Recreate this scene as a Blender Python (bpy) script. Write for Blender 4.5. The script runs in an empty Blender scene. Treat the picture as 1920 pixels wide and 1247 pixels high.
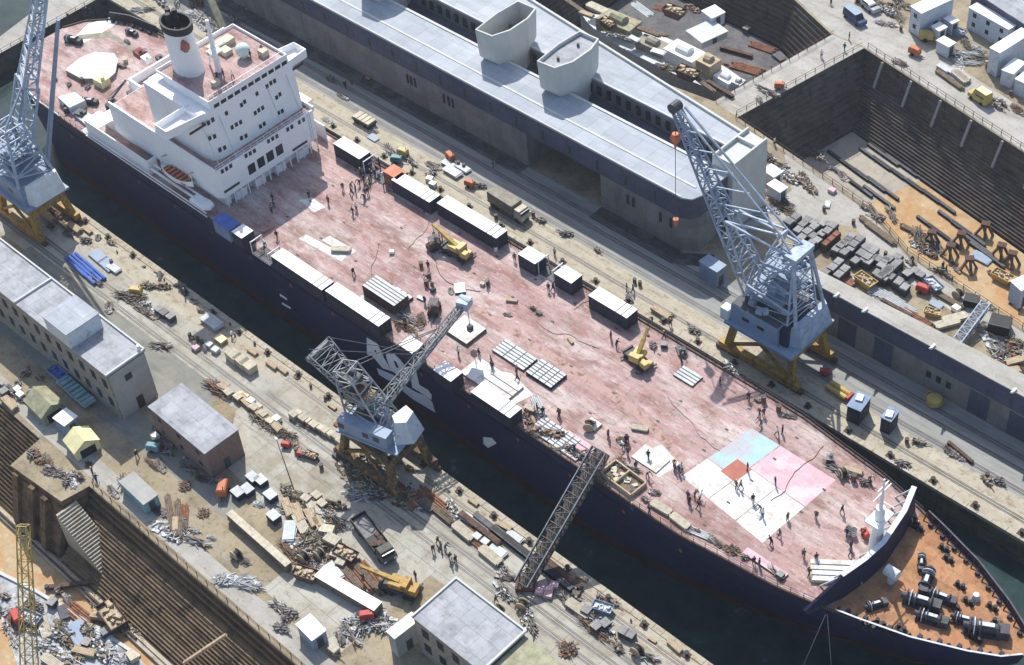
import bpy, bmesh, math, random
from mathutils import Vector, Matrix
random.seed(7)
scene=bpy.context.scene; COL=scene.collection
RAD=math.radians
# ---------------- camera, sky, sun, exposure ----------------
F_=3106.; CX,CY=960.,623.5
def _unit(v): return Vector(v).normalized()
_Z=-_unit((323,3077,F_)); _d1=Vector((-4236,-2690,F_)); _X=-(_d1-_d1.dot(_Z)*_Z); _X.normalize(); _Y=_Z.cross(_X)
CAMR=Matrix((_X,_Y,_Z)); CAMP=-260.*(CAMR@Vector((0,0,1)))
def G(px,py,z=0.):
    "photo point on the level plane z, in metres"
    d=CAMR@Vector((px-CX,py-CY,F_)); return CAMP+d*((z-CAMP.z)/d.z)
def ON(ax,val,px,py):
    d=CAMR@Vector((px-CX,py-CY,F_)); return CAMP+d*((val-CAMP[ax])/d[ax])
cam=bpy.data.cameras.new('camera'); co=bpy.data.objects.new('camera',cam); COL.objects.link(co)
cx_,cy_,cz_=CAMR@Vector((1,0,0)),CAMR@Vector((0,-1,0)),CAMR@Vector((0,0,-1))
co.matrix_world=Matrix(((cx_.x,cy_.x,cz_.x,CAMP.x),(cx_.y,cy_.y,cz_.y,CAMP.y),(cx_.z,cy_.z,cz_.z,CAMP.z),(0,0,0,1)))
cam.sensor_width=36; cam.lens=F_/1920*36; cam.clip_start=1; cam.clip_end=4000
scene.camera=co
w=bpy.data.worlds.new('World'); scene.world=w; w.use_nodes=True
nt=w.node_tree; bg=nt.nodes['Background']; sky=nt.nodes.new('ShaderNodeTexSky'); sky.sky_type='NISHITA'; sky.sun_disc=False
SUN_EL=RAD(48.5); SUNDIR=Vector((-.79,.61,0)).normalized()
sky.sun_elevation=SUN_EL; sky.sun_rotation=math.atan2(SUNDIR.x,SUNDIR.y)
sky.air_density=1.0; sky.dust_density=1.5; nt.links.new(sky.outputs[0],bg.inputs[0]); bg.inputs[1].default_value=.135
sl=bpy.data.lights.new('sun','SUN'); sl.energy=4.1; sl.angle=RAD(.5); sl.color=(1,.965,.90)
so=bpy.data.objects.new('sun',sl); COL.objects.link(so)
so.rotation_euler=(SUNDIR*math.cos(SUN_EL)+Vector((0,0,math.sin(SUN_EL)))).to_track_quat('Z','Y').to_euler()
scene.view_settings.view_transform='Standard'; scene.view_settings.look='None'
scene.view_settings.exposure=0.52; scene.view_settings.gamma=1
# ---------------- materials ----------------
MATS={}
def mat(name,col,rough=.85,var=.18,scale=.6,dirt=None,dscale=.25,dcov=.5,metal=0,spec=.3,stretch=None,bump=0,fine=.12,rnd=.0):
    if name in MATS: return MATS[name]
    m=bpy.data.materials.new(name); m.use_nodes=True; MATS[name]=m
    t=m.node_tree; n=t.nodes; L=t.links.new; b=n['Principled BSDF']
    b.inputs['Roughness'].default_value=rough; b.inputs['Metallic'].default_value=metal; b.inputs['Specular IOR Level'].default_value=spec
    tc=n.new('ShaderNodeTexCoord'); src=tc.outputs['Object']
    if stretch:
        mp=n.new('ShaderNodeMapping'); mp.inputs['Scale'].default_value=stretch; L(src,mp.inputs[0]); src=mp.outputs[0]
    def noise(s,d=6,r=.6):
        x=n.new('ShaderNodeTexNoise'); x.inputs['Scale'].default_value=s; x.inputs['Detail'].default_value=d; x.inputs['Roughness'].default_value=r; L(src,x.inputs['Vector']); return x.outputs['Fac']
    def ramp(f,a,b_,ca,cb):
        r=n.new('ShaderNodeValToRGB'); r.color_ramp.elements[0].position=a; r.color_ramp.elements[1].position=b_
        r.color_ramp.elements[0].color=(*ca,1); r.color_ramp.elements[1].color=(*cb,1); L(f,r.inputs[0]); return r.outputs[0]
    lo=tuple(c*(1-var) for c in col); hi=tuple(min(1,c*(1+var)) for c in col)
    c=ramp(noise(scale),.35,.65,lo,hi)
    if dirt:
        k=ramp(noise(dscale,8,.7),.62-dcov*.3,.72-dcov*.25,(0,0,0),(1,1,1))
        mx=n.new('ShaderNodeMixRGB'); L(k,mx.inputs[0]); L(c,mx.inputs[1]); mx.inputs[2].default_value=(*dirt,1); c=mx.outputs[0]
    if fine:
        k=ramp(noise(scale*7+1.5,3,.7),.3,.7,(1-fine*1.6,)*3,(1+fine,)*3)
        mx=n.new('ShaderNodeMixRGB'); mx.blend_type='MULTIPLY'; mx.inputs[0].default_value=1; L(c,mx.inputs[1]); L(k,mx.inputs[2]); c=mx.outputs[0]
    if rnd:
        oi=n.new('ShaderNodeObjectInfo'); mr=n.new('ShaderNodeMapRange'); mr.inputs[3].default_value=1-rnd; mr.inputs[4].default_value=1+rnd*.5
        L(oi.outputs['Random'],mr.inputs[0]); mx=n.new('ShaderNodeMixRGB'); mx.blend_type='MULTIPLY'; mx.inputs[0].default_value=1
        L(c,mx.inputs[1]); L(mr.outputs[0],mx.inputs[2]); c=mx.outputs[0]
    L(c,b.inputs['Base Color'])
    if bump:
        bp=n.new('ShaderNodeBump'); bp.inputs['Strength'].default_value=bump; bp.inputs['Distance'].default_value=.15; L(noise(scale*5+1,4,.6),bp.inputs['Height']); L(bp.outputs[0],b.inputs['Normal'])
    return m
def layered(name,base,layers,rough=.9,spec=.2,bump=0,seam=None,wall=False):
    "base colour with a list of (colour, scale, lo, hi, stretch, amount) noise layers laid over it"
    m=bpy.data.materials.new(name); m.use_nodes=True; MATS[name]=m
    t=m.node_tree; n=t.nodes; L=t.links.new; b=n['Principled BSDF']; b.inputs['Roughness'].default_value=rough; b.inputs['Specular IOR Level'].default_value=spec
    tc=n.new('ShaderNodeTexCoord'); c=None; last=None
    for i,(col,sc,lo,hi,st,am) in enumerate(layers):
        mp=n.new('ShaderNodeMapping'); mp.inputs['Scale'].default_value=st; mp.inputs['Location'].default_value=(i*13.7,i*7.1,i*3.3); L(tc.outputs['Object'],mp.inputs[0])
        x=n.new('ShaderNodeTexNoise'); x.inputs['Scale'].default_value=sc; x.inputs['Detail'].default_value=7; x.inputs['Roughness'].default_value=.68; L(mp.outputs[0],x.inputs['Vector'])
        mr=n.new('ShaderNodeMapRange'); mr.inputs[1].default_value=lo; mr.inputs[2].default_value=hi; mr.inputs[4].default_value=am; L(x.outputs['Fac'],mr.inputs[0])
        mx=n.new('ShaderNodeMixRGB'); L(mr.outputs[0],mx.inputs[0]); mx.inputs[2].default_value=(*col,1)
        if c: L(c,mx.inputs[1])
        else: mx.inputs[1].default_value=(*base,1)
        c=mx.outputs[0]; last=x.outputs['Fac']
    if seam:   # joints between plates, slabs or stones: (length, height, joint width, darkness)
        sp=n.new('ShaderNodeSeparateXYZ'); L(tc.outputs['Object'],sp.inputs[0]); cb=n.new('ShaderNodeCombineXYZ')
        if wall:
            ad=n.new('ShaderNodeMath'); L(sp.outputs[0],ad.inputs[0]); L(sp.outputs[1],ad.inputs[1]); L(ad.outputs[0],cb.inputs[0]); L(sp.outputs[2],cb.inputs[1])
        else: L(sp.outputs[0],cb.inputs[0]); L(sp.outputs[1],cb.inputs[1])
        bk=n.new('ShaderNodeTexBrick'); L(cb.outputs[0],bk.inputs['Vector']); bk.inputs['Scale'].default_value=1; bk.inputs['Brick Width'].default_value=seam[0]; bk.inputs['Row Height'].default_value=seam[1]; bk.inputs['Mortar Size'].default_value=seam[2]; bk.inputs['Mortar Smooth'].default_value=.3
        k=1-seam[3]; bk.inputs['Color1'].default_value=(1,1,1,1); bk.inputs['Color2'].default_value=(.86,.86,.86,1); bk.inputs['Mortar'].default_value=(k,k,k,1)
        mx=n.new('ShaderNodeMixRGB'); mx.blend_type='MULTIPLY'; mx.inputs[0].default_value=1; L(c,mx.inputs[1]); L(bk.outputs['Color'],mx.inputs[2]); c=mx.outputs[0]
    L(c,b.inputs['Base Color'])
    if bump:
        bp=n.new('ShaderNodeBump'); bp.inputs['Strength'].default_value=bump; bp.inputs['Distance'].default_value=.1; L(last,bp.inputs['Height']); L(bp.outputs[0],b.inputs['Normal'])
    return m
U=(1,1,1)
layered('quay',(.37,.35,.295),[((.445,.43,.38),.10,.42,.6,U,.9),((.30,.265,.20),.16,.48,.62,U,.85),((.19,.165,.125),.8,.54,.68,(.4,1.6,1),.7),((.11,.095,.08),2.4,.58,.7,U,.75),((.55,.53,.49),1.7,.6,.7,U,.5),((.07,.06,.05),6,.62,.7,U,.75)],seam=(6,5,.06,.4))
layered('tan_ground',(.265,.215,.14),[((.345,.29,.20),.12,.42,.62,U,.8),((.185,.15,.10),.25,.48,.64,U,.85),((.31,.30,.265),.5,.55,.68,(.3,1.2,1),.65),((.11,.09,.065),2.0,.55,.7,U,.8),((.46,.42,.34),1.5,.6,.7,U,.5),((.06,.05,.04),6,.61,.7,U,.75)])
layered('edge_strip',(.37,.33,.25),[((.46,.42,.34),.3,.42,.62,(.4,2,1),.8),((.20,.14,.085),.9,.52,.68,(.6,1,1),.8),((.09,.07,.055),2.4,.57,.68,U,.75)])
layered('road',(.33,.315,.28),[((.41,.395,.36),.16,.42,.62,U,.9),((.24,.22,.18),.4,.5,.7,(.3,1.5,1),.75),((.14,.12,.10),1.8,.56,.7,U,.7),((.07,.065,.055),6,.62,.7,U,.7)])
layered('asphalt',(.19,.195,.175),[((.27,.26,.22),.2,.42,.62,U,.8),((.12,.12,.11),.6,.52,.7,(.3,1,1),.6)])
layered('pink_deck',(.40,.25,.235),[((.47,.325,.305),.10,.40,.58,(.6,1,1),.9),((.56,.475,.445),.20,.46,.62,(.5,1.4,1),.8),((.25,.13,.11),.26,.47,.62,(.6,1.3,1),.85),((.33,.265,.23),.6,.5,.66,(.5,1.8,1),.8),((.18,.12,.10),1.3,.54,.68,(.5,1.2,1),.75),((.64,.58,.54),1.6,.57,.68,(.4,2,1),.65),((.09,.065,.055),3.6,.59,.69,U,.85),((.6,.5,.46),6,.6,.7,(1,.4,1),.6)],seam=(9,2.4,.06,.3))
layered('orange_deck',(.40,.20,.10),[((.48,.26,.135),.4,.42,.62,U,.8),((.22,.11,.06),.6,.46,.64,U,.75),((.30,.22,.13),1.2,.52,.68,U,.65),((.10,.07,.055),3.0,.58,.7,U,.75)],seam=(6,2.4,.05,.3))
layered('dock_stone',(.105,.085,.07),[((.17,.15,.125),.25,.42,.62,(.5,1,1),.8),((.05,.047,.05),.5,.5,.66,(.5,1,1.5),.8),((.24,.19,.13),1.1,.56,.7,(.3,1,1),.7),((.03,.03,.03),.6,.56,.7,(1,1,.1),.8)],seam=(1.8,.45,.04,.45),wall=True)
layered('dock_brown',(.17,.115,.07),[((.25,.175,.105),.25,.42,.62,(.4,1,1),.85),((.08,.055,.04),.35,.48,.64,(.5,1,1.5),.85),((.31,.22,.12),1.3,.54,.68,(.2,1,1),.65),((.035,.03,.022),.5,.54,.68,(1,1,.1),.85),((.10,.11,.06),.8,.56,.7,U,.6)],seam=(2.2,.5,.05,.45),wall=True)
layered('sandy_floor',(.40,.25,.12),[((.44,.35,.22),.15,.42,.62,U,.9),((.40,.17,.06),.3,.5,.68,U,.6),((.22,.17,.13),.5,.55,.7,U,.7),((.62,.52,.36),1.1,.57,.7,U,.6)])
layered('silt_floor',(.33,.30,.26),[((.42,.37,.29),.2,.42,.62,U,.9),((.17,.15,.14),.7,.52,.7,U,.6)])
layered('pit_floor',(.10,.10,.105),[((.16,.155,.15),.2,.42,.62,U,.9),((.055,.05,.05),.7,.5,.7,U,.7),((.26,.24,.2),1.6,.58,.7,U,.6)])
layered('debris_floor',(.34,.36,.37),[((.50,.51,.50),.5,.45,.62,U,.9),((.14,.13,.13),.9,.5,.62,U,.8),((.45,.33,.24),1.6,.56,.66,U,.7),((.7,.72,.72),2.4,.6,.68,U,.8)])
layered('roof_pale',(.37,.40,.44),[((.45,.48,.52),.10,.42,.6,(.6,1.6,1),.9),((.28,.30,.325),.35,.5,.68,(.3,1,1),.65),((.22,.225,.23),2.0,.57,.72,(.2,2,1),.55),((.54,.55,.57),.9,.6,.7,(.3,1,1),.5)],seam=(3.2,9,.06,.28))
layered('roof_grey',(.34,.35,.375),[((.42,.43,.455),.2,.42,.6,U,.9),((.23,.235,.245),.4,.47,.66,U,.75),((.46,.47,.48),1.6,.58,.7,U,.5),((.14,.135,.13),1.2,.57,.7,(.4,1,1),.6),((.26,.20,.14),.9,.62,.72,U,.5)],seam=(2.6,2.6,.05,.3))
layered('slate_wall',(.075,.078,.12),[((.115,.12,.17),.2,.42,.6,(.5,1,1),.9),((.13,.12,.125),.35,.52,.7,(1,1,.4),.7),((.05,.05,.075),1.0,.53,.7,(1,1,.2),.7)],seam=(3.1,4,.06,.35),wall=True)
layered('tan_wall',(.215,.20,.185),[((.27,.255,.235),.25,.42,.6,U,.9),((.13,.12,.12),.4,.5,.7,(1,1,.3),.7),((.33,.28,.21),1.2,.58,.7,(1,1,.4),.5)],seam=(3.1,2.5,.05,.3),wall=True)
layered('stone_wall',(.25,.235,.20),[((.33,.30,.25),2.2,.45,.55,(.6,.6,1.6),.9),((.16,.145,.13),1.8,.5,.62,(.7,.7,2),.8)])
layered('concrete_wall',(.32,.32,.30),[((.38,.38,.35),.3,.42,.6,U,.9),((.25,.25,.24),.7,.52,.7,(1,1,.3),.6)])
layered('tower_wall',(.50,.505,.48),[((.56,.56,.53),.3,.42,.6,U,.9),((.42,.42,.40),.9,.52,.7,(1,1,.2),.5)])
layered('white_paint',(.80,.80,.81),[((.84,.84,.84),.4,.42,.6,U,.9),((.62,.60,.60),.8,.58,.74,(1,1,.2),.5),((.50,.40,.34),2.5,.66,.75,(1,1,.25),.5)],rough=.5,spec=.4)
layered('container_white',(.78,.775,.76),[((.84,.84,.83),.5,.42,.6,U,.9),((.55,.52,.48),1.2,.58,.72,U,.5)],rough=.6)
layered('tracks_ground',(.24,.245,.235),[((.32,.32,.30),.2,.42,.6,(.3,2,1),.9),((.16,.155,.145),.5,.5,.68,(.2,2,1),.7),((.42,.41,.38),1.2,.58,.7,(.2,2,1),.6)])
def hullmat():
    m=layered('hull_navy',(.009,.011,.05),[((.013,.015,.07),.12,.42,.6,(1,1,2),.9),((.022,.022,.032),.5,.52,.7,(.8,1,.15),.7),((.06,.04,.035),1.3,.6,.72,(1,1,.12),.55),((.05,.055,.075),.25,.56,.72,(.3,1,1),.5)],rough=.55,spec=.3,seam=(8,2.2,.05,.4),wall=True); return m
hullmat()
mat('hull_red',(.055,.018,.016),.7,.3,.4)
mat('water_dark',(.06,.10,.11),.12)
NV=mat('navy_paint',(.016,.018,.05),.6,.3,.8)
WH=MATS['white_paint']
mat('dark_glass',(.02,.025,.035),.25,.2)
mat('black',(.018,.018,.022),.6,.4)
mat('dark_steel',(.06,.06,.07),.6,.4,1.5)
mat('grey_blue',(.24,.31,.41),.55,.15,.8,dirt=(.22,.25,.30),dscale=.8,dcov=.3)
mat('grey_blue_pale',(.36,.43,.53),.55,.15,.8,dirt=(.26,.29,.33),dscale=.9,dcov=.35)
mat('pale_metal',(.55,.60,.66),.5,.12,.8,dirt=(.4,.38,.35),dscale=.8,dcov=.3)
mat('ochre',(.26,.165,.055),.8,.4,1.2,dirt=(.09,.06,.04),dscale=1.1,dcov=.7)
mat('dull_sheet',(.30,.31,.32),.8,.3,1,rnd=.4)
mat('dull_wood',(.24,.19,.13),.9,.35,1.2,rnd=.4)
mat('crane_yellow',(.50,.31,.06),.6,.3,.9,dirt=(.22,.12,.05),dscale=.9,dcov=.55)
mat('yellow',(.52,.38,.11),.5,.2,.8,dirt=(.35,.24,.08),dcov=.3,dscale=1.5)
mat('pale_yellow',(.72,.66,.36),.6,.15)
mat('orange',(.50,.15,.06),.6,.2)
mat('deck_stain',(.30,.19,.14),.9,.35,.9,dirt=(.42,.28,.25),dscale=.9,dcov=.8)
mat('red',(.45,.06,.05),.6,.25)
mat('brick_red',(.20,.07,.06),.8,.3,1)
mat('rust',(.22,.10,.055),.85,.4,1.5)
mat('rust_dark',(.10,.06,.045),.85,.4,1.5)
mat('timber',(.42,.33,.22),.85,.3,1.2,stretch=(.5,3,3))
mat('timber_pale',(.50,.45,.35),.85,.2,1.2,rnd=.15)
mat('timber_dark',(.16,.12,.085),.9,.35,1.5)
mat('grey_box',(.38,.385,.40),.8,.25,.7,rnd=.25)
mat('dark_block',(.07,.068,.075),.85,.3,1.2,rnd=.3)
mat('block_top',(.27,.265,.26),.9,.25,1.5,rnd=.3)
mat('blue',(.06,.13,.42),.6,.25)
mat('blue_box',(.20,.27,.38),.7,.2)
mat('teal',(.18,.33,.35),.7,.25)
mat('mint',(.56,.66,.64),.7,.05,.8)
mat('pale_blue',(.34,.50,.57),.7,.08,.7,dirt=(.42,.40,.42),dcov=.55)
mat('pale_pink',(.55,.36,.405),.7,.10,.7,dirt=(.60,.50,.50),dcov=.5)
mat('mark_white',(.66,.67,.65),.7,.06,.7,dirt=(.45,.42,.38),dscale=.8,dcov=.45)
mat('mark_red',(.38,.13,.09),.7,.15)
mat('sail_white',(.80,.80,.77),.8,.1)
mat('sheet_metal',(.46,.49,.50),.55,.15,1,rnd=.1)
mat('rail_steel',(.13,.12,.115),.5,.3)
mat('truck_green',(.10,.105,.09),.7,.25)
mat('tarp_brown',(.26,.24,.19),.9,.25,.8)
mat('tyre',(.025,.025,.025),.9,.2)
mat('cream',(.52,.47,.36),.7,.15)
mat('olive',(.30,.29,.19),.85,.25,.8)
mat('rope',(.30,.28,.25),.9,.2)
mat('letter_white',(.62,.66,.72),.6,.06)
mat('skin',(.50,.32,.24),.6,.1)
mat('cloth_dark',(.05,.05,.065),.9,.3,rnd=.4)
mat('cloth_blue',(.06,.08,.16),.9,.3)
mat('hair',(.04,.03,.025),.9,.2)
mat('hat_yellow',(.75,.6,.15),.5,.1)
mat('foam',(.55,.62,.62),.8,.2,1.5)
# ---------------- mesh helpers ----------------
class MB:
    def __init__(s): s.v=[]; s.f=[]; s.m=[]
    def add(s,vs,fs,mi=0):
        o=len(s.v); s.v+= [tuple(v) for v in vs]; s.f+=[tuple(i+o for i in f) for f in fs]; s.m+=[mi]*len(fs); return s
    def box(s,x0,x1,y0,y1,z0,z1,mi=0):
        if x0>x1:x0,x1=x1,x0
        if y0>y1:y0,y1=y1,y0
        return s.add([(x0,y0,z0),(x1,y0,z0),(x1,y1,z0),(x0,y1,z0),(x0,y0,z1),(x1,y0,z1),(x1,y1,z1),(x0,y1,z1)],
          [(0,3,2,1),(4,5,6,7),(0,1,5,4),(1,2,6,5),(2,3,7,6),(3,0,4,7)],mi)
    def ob(s,c,sz,rz=0,mi=0,tilt=0):
        "box centred at c (base centre), size sz, turned rz degrees about z"
        a=RAD(rz); ca,sa=math.cos(a),math.sin(a); x,y,z=sz[0]/2,sz[1]/2,sz[2]; P=[]
        tb=math.tan(RAD(tilt))
        for zz in (0,z):
            for (i,j) in ((-x,-y),(x,-y),(x,y),(-x,y)): P.append((c[0]+i*ca-j*sa,c[1]+i*sa+j*ca,c[2]+zz+i*tb))
        return s.add(P,[(0,3,2,1),(4,5,6,7),(0,1,5,4),(1,2,6,5),(2,3,7,6),(3,0,4,7)],mi)
    def prism(s,poly,z0,z1,mi=0,top=None,mt=None):
        n=len(poly); t=top or poly
        A=0
        for i in range(n): A+=poly[i][0]*poly[(i+1)%n][1]-poly[(i+1)%n][0]*poly[i][1]
        if A<0: poly=list(reversed(poly)); t=list(reversed(t))
        o=len(s.v); s.v+=[(p[0],p[1],z0) for p in poly]+[(p[0],p[1],z1) for p in t]
        s.f.append(tuple(o+i for i in reversed(range(n)))); s.m.append(mi)
        s.f.append(tuple(o+n+i for i in range(n))); s.m.append(mi if mt is None else mt)
        for i in range(n): s.f.append((o+i,o+(i+1)%n,o+n+(i+1)%n,o+n+i)); s.m.append(mi)
        return s
    def bar(s,p,q,w=.2,h=None,mi=0):
        p=Vector(p); q=Vector(q); d=(q-p)
        if d.length<1e-6: return s
        d.normalize(); u=Vector((0,0,1)) if abs(d.z)<.95 else Vector((1,0,0)); a=d.cross(u).normalized()*(w/2); b=a.cross(d).normalized()*((h or w)/2)
        P=[]
        for e in (p,q): P+= [e-a-b,e+a-b,e+a+b,e-a+b]
        return s.add(P,[(0,3,2,1),(4,5,6,7),(0,1,5,4),(1,2,6,5),(2,3,7,6),(3,0,4,7)],mi)
    def tube(s,p,q,r,n=8,r2=None,mi=0):
        p=Vector(p); q=Vector(q); d=(q-p).normalized(); u=Vector((0,0,1)) if abs(d.z)<.95 else Vector((1,0,0)); a=d.cross(u).normalized(); b=d.cross(a)
        r2=r if r2 is None else r2; P=[]
        for e,rr in ((p,r),(q,r2)):
            for i in range(n): t=2*math.pi*i/n; P.append(e+a*rr*math.cos(t)+b*rr*math.sin(t))
        return s.add(P,[tuple(range(n)),tuple(reversed(range(n,2*n)))]+[((i+1)%n,i,n+i,n+(i+1)%n) for i in range(n)],mi)
    def grid(s,rows,mi=0,close=False):
        "quads through rows of points"
        o=len(s.v); m=len(rows[0]); 
        for r in rows: s.v+=[tuple(p) for p in r]
        for i in range(len(rows)-1):
            for j in range(m if close else m-1):
                s.f.append((o+i*m+j,o+i*m+(j+1)%m,o+(i+1)*m+(j+1)%m,o+(i+1)*m+j)); s.m.append(mi)
        return s
    def truss(s,A,B,n,w=.22,wb=.12,mi=0):
        "square lattice between the four corners A and the four corners B"
        A=[Vector(a) for a in A]; B=[Vector(b) for b in B]
        for a,b in zip(A,B): s.bar(a,b,w,mi=mi)
        prev=None
        for i in range(n+1):
            t=i/n; P=[a.lerp(b,t) for a,b in zip(A,B)]
            for k in range(4): s.bar(P[k],P[(k+1)%4],wb,mi=mi)
            if prev:
                for k in range(4):
                    if (i+k)%2: s.bar(prev[k],P[(k+1)%4],wb,mi=mi)
                    else: s.bar(prev[(k+1)%4],P[k],wb,mi=mi)
            prev=P
        return s
    def build(s,name,mats,parent=None,world=False,loc=None,smooth=False):
        if isinstance(mats,str): mats=[mats]
        me=bpy.data.meshes.new(name); v=s.v
        if world:
            o=world_loc(parent) if parent else Vector(loc or (0,0,0)); v=[(a-o.x,b-o.y,c-o.z) for a,b,c in v]
        me.from_pydata(v,[],s.f)
        for x in mats: me.materials.append(MATS[x] if isinstance(x,str) else x)
        me.polygons.foreach_set('material_index',s.m)
        if smooth: me.polygons.foreach_set('use_smooth',[True]*len(s.f))
        me.update(); ob=bpy.data.objects.new(name,me); COL.objects.link(ob)
        if parent: ob.parent=parent
        elif loc is not None: ob.location=loc
        return ob
def world_loc(o):
    v=Vector((0,0,0))
    while o: v+=o.location; o=o.parent
    return v
def tag(o,label=None,cat=None,group=None,kind=None):
    if label: o['label']=label
    if cat: o['category']=cat
    if group: o['group']=group
    if kind: o['kind']=kind
    return o
def thing(name,label,cat,loc=(0,0,0),rz=0,group=None):
    o=bpy.data.objects.new(name,None); COL.objects.link(o); o.location=loc; o.rotation_euler=(0,0,RAD(rz)); o.empty_display_size=.3
    return tag(o,label,cat,group)
def fix_normals(o):
    bm=bmesh.new(); bm.from_mesh(o.data); bmesh.ops.recalc_face_normals(bm,faces=bm.faces); bm.to_mesh(o.data); bm.free(); return o
KIDS={}
def dup(o,loc,rz=0,label=None,group=None,sc=None):
    r=o.copy(); COL.objects.link(r); r.location=loc; r.rotation_euler=(0,0,RAD(rz))
    if sc: r.scale=sc
    if label: r['label']=label
    if group: r['group']=group
    if o.name not in KIDS: KIDS[o.name]=[(c,list(c.children)) for c in o.children]
    for ch,gs in KIDS[o.name]:
        c=ch.copy(); COL.objects.link(c); c.parent=r
        for g in gs: d=g.copy(); COL.objects.link(d); d.parent=c
    return r
def struct(name,mb,m,**k): o=mb.build(name,m,**k); o['kind']='structure'; return o
def sheet(name,poly,z,m,th=None):
    "flat sheet from world xy points"
    mb=MB()
    if th: mb.prism(poly,z-th,z)
    else:
        A=sum(poly[i][0]*poly[(i+1)%len(poly)][1]-poly[(i+1)%len(poly)][0]*poly[i][1] for i in range(len(poly)))
        if A<0: poly=list(reversed(poly))
        mb.add([(p[0],p[1],z) for p in poly],[tuple(range(len(poly)))])
    return struct(name,mb,m)
def gp(pts,z=0): return [tuple(G(*p,z)[:2]) for p in pts]
# ================= SETTING =================
NQ,FQ=-27.,16.            # dock side edges
WZ=-4.7
# ground rectangles and polygons at z=0 around the docks; every piece has real wall depth below it
E3=[(-6.4,64.4),(12.6,61.4)]+[tuple(G(*p)[:2]) for p in ((1640,395),(1704,470),(1920,612))]; _a,_b=Vector(E3[-2]),Vector(E3[-1]); E3.append(tuple(_b+(_b-_a)*(90-_b.x)/(_b.x-_a.x)))   # near edge of the big dry dock (upper right)
h4=[(-60,59),(-60,101),(-20.4,99.4),(-8.2,94.6),(-12.5,65.4)] # smaller dock with vessels
def ground(name,poly,m,z=0): return sheet(name,poly,z,m)
# far side ground
ground('ground',[(-160,FQ),(160,FQ),(160,30),*reversed(E3),(-12.5,65.4),(-60,59),(-160,50)],'tan_ground')
ground('ground',[(-12.5,65.4),(-6.4,64.4),(-1.1,94.8),(-8.2,94.6)],'road')
ground('ground',[(-1.1,94.8),(90,76),E3[-1],(160,30),(400,30),(400,600),(-400,600),(-400,50),(-160,50),(-60,59),(-60,101),(-20.4,99.4),(-8.2,94.6)],'tan_ground')
ground('ground',[(-400,-400),(-400,50),(-160,50),(-160,FQ),(-131,FQ),(-131,NQ),(-160,NQ),(-160,-400)],'road')
ground('ground',[(160,NQ),(400,NQ),(400,30),(160,30)],'tan_ground')
# near side ground: strip between the ship dock and the dry dock at lower left, and land far outside the frame
ground('ground',[(-160,NQ),(160,NQ),(160,-63),(-26,-63),(-26.8,-67.5),(-38.6,-68.5),(-39.6,-62.5),(-160,-61)],'tan_ground')
ground('ground',[(-160,-110),(-160,-400),(160,-400),(160,-110)],'tan_ground')
ground('ground',[(160,-400),(400,-400),(400,NQ),(160,NQ)],'tan_ground')
# quay surfaces laid over the ground
q=.004
sheet('quay',[(-131,NQ),(160,NQ),(160,-41),(24,-41),(24,-58),(8,-58),(8,-50),(-14,-47),(-21,-39),(-131,-39.5)],q,'quay')
sheet('quay_edge',[(-131,NQ),(160,NQ),(160,-30.3),(-20,-30.3),(-25,-31.6),(-131,-32.5)],2*q,'edge_strip')
sheet('service_road',[(-78,-38),(-27.5,-38),(-21.5,-44),(-33,-45),(-78,-45)],2*q,'asphalt')
sheet('service_road',[(-80,-61.5),(34,-62.2),(34,-59.4),(-80,-58.5)],q,'road')
sheet('service_road',[(-66,-53.5),(-6,-53.5),(-6,-49),(-30,-49),(-66,-51)],q,'asphalt')
sheet('quay',[(-160,FQ),(160,FQ),(160,22.2),(-160,22.2)],q,'edge_strip')
sheet('crane_track',[(-160,22.2),(160,22.2),(160,31),(-160,31)],q,'tracks_ground')
sheet('road',[(-60,101.2),(-20,99.8),(-8,95),(-1,95.1),(90,76.3),(90,84.5),(10,101.5),(-14,109),(-60,112)],q,'road')
sheet('road',[(11.9,38),(13,54.5),(6,61.6),(11,61.2),*[(x,y-1.2) for x,y in E3[2:]],*[(x,y-5.5) for x,y in reversed(E3[2:])],(24,52.5),(14.5,45)],q,'road')
# dock walls, water, floors
def wall_strip(name,a,b,z0,z1,m,th=.8,cope=None):
    "retaining wall below a ground edge from a to b (solid to the right of a->b), with a coping course"
    a=Vector((*a,0)); b=Vector((*b,0)); d=(b-a).normalized(); nrm=Vector((d.y,-d.x,0))
    mb=MB(); mb.prism([tuple(p[:2]) for p in (a,b,b+nrm*th,a+nrm*th)],z0,z1)
    return mb
mb=MB(); mb.box(-131,160,NQ-1,NQ,WZ-6,-.02); struct('quay_wall',mb,'dock_stone')
mb=MB(); mb.box(-131,160,FQ,FQ+1,WZ-6,-.02); struct('quay_wall',mb,'dock_stone')
mb=MB(); mb.box(-132,-131,NQ,FQ,WZ-6,-.02); struct('quay_wall',mb,'dock_stone')
# coping stones, slightly proud, with fender timbers
mb=MB(); x=-131
while x<160:
    l=random.uniform(1.6,2.6); mb.box(x,x+l-.06,NQ-.9,NQ+.12,-.5,.10+random.uniform(-.01,.02)); x+=l
struct('quay_coping',mb,'edge_strip')
mb=MB(); x=-131
while x<160:
    l=random.uniform(1.6,2.6); mb.box(x,x+l-.06,FQ-.12,FQ+.8,-.5,.10+random.uniform(-.01,.02)); x+=l
struct('quay_coping',mb,'edge_strip')
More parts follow.
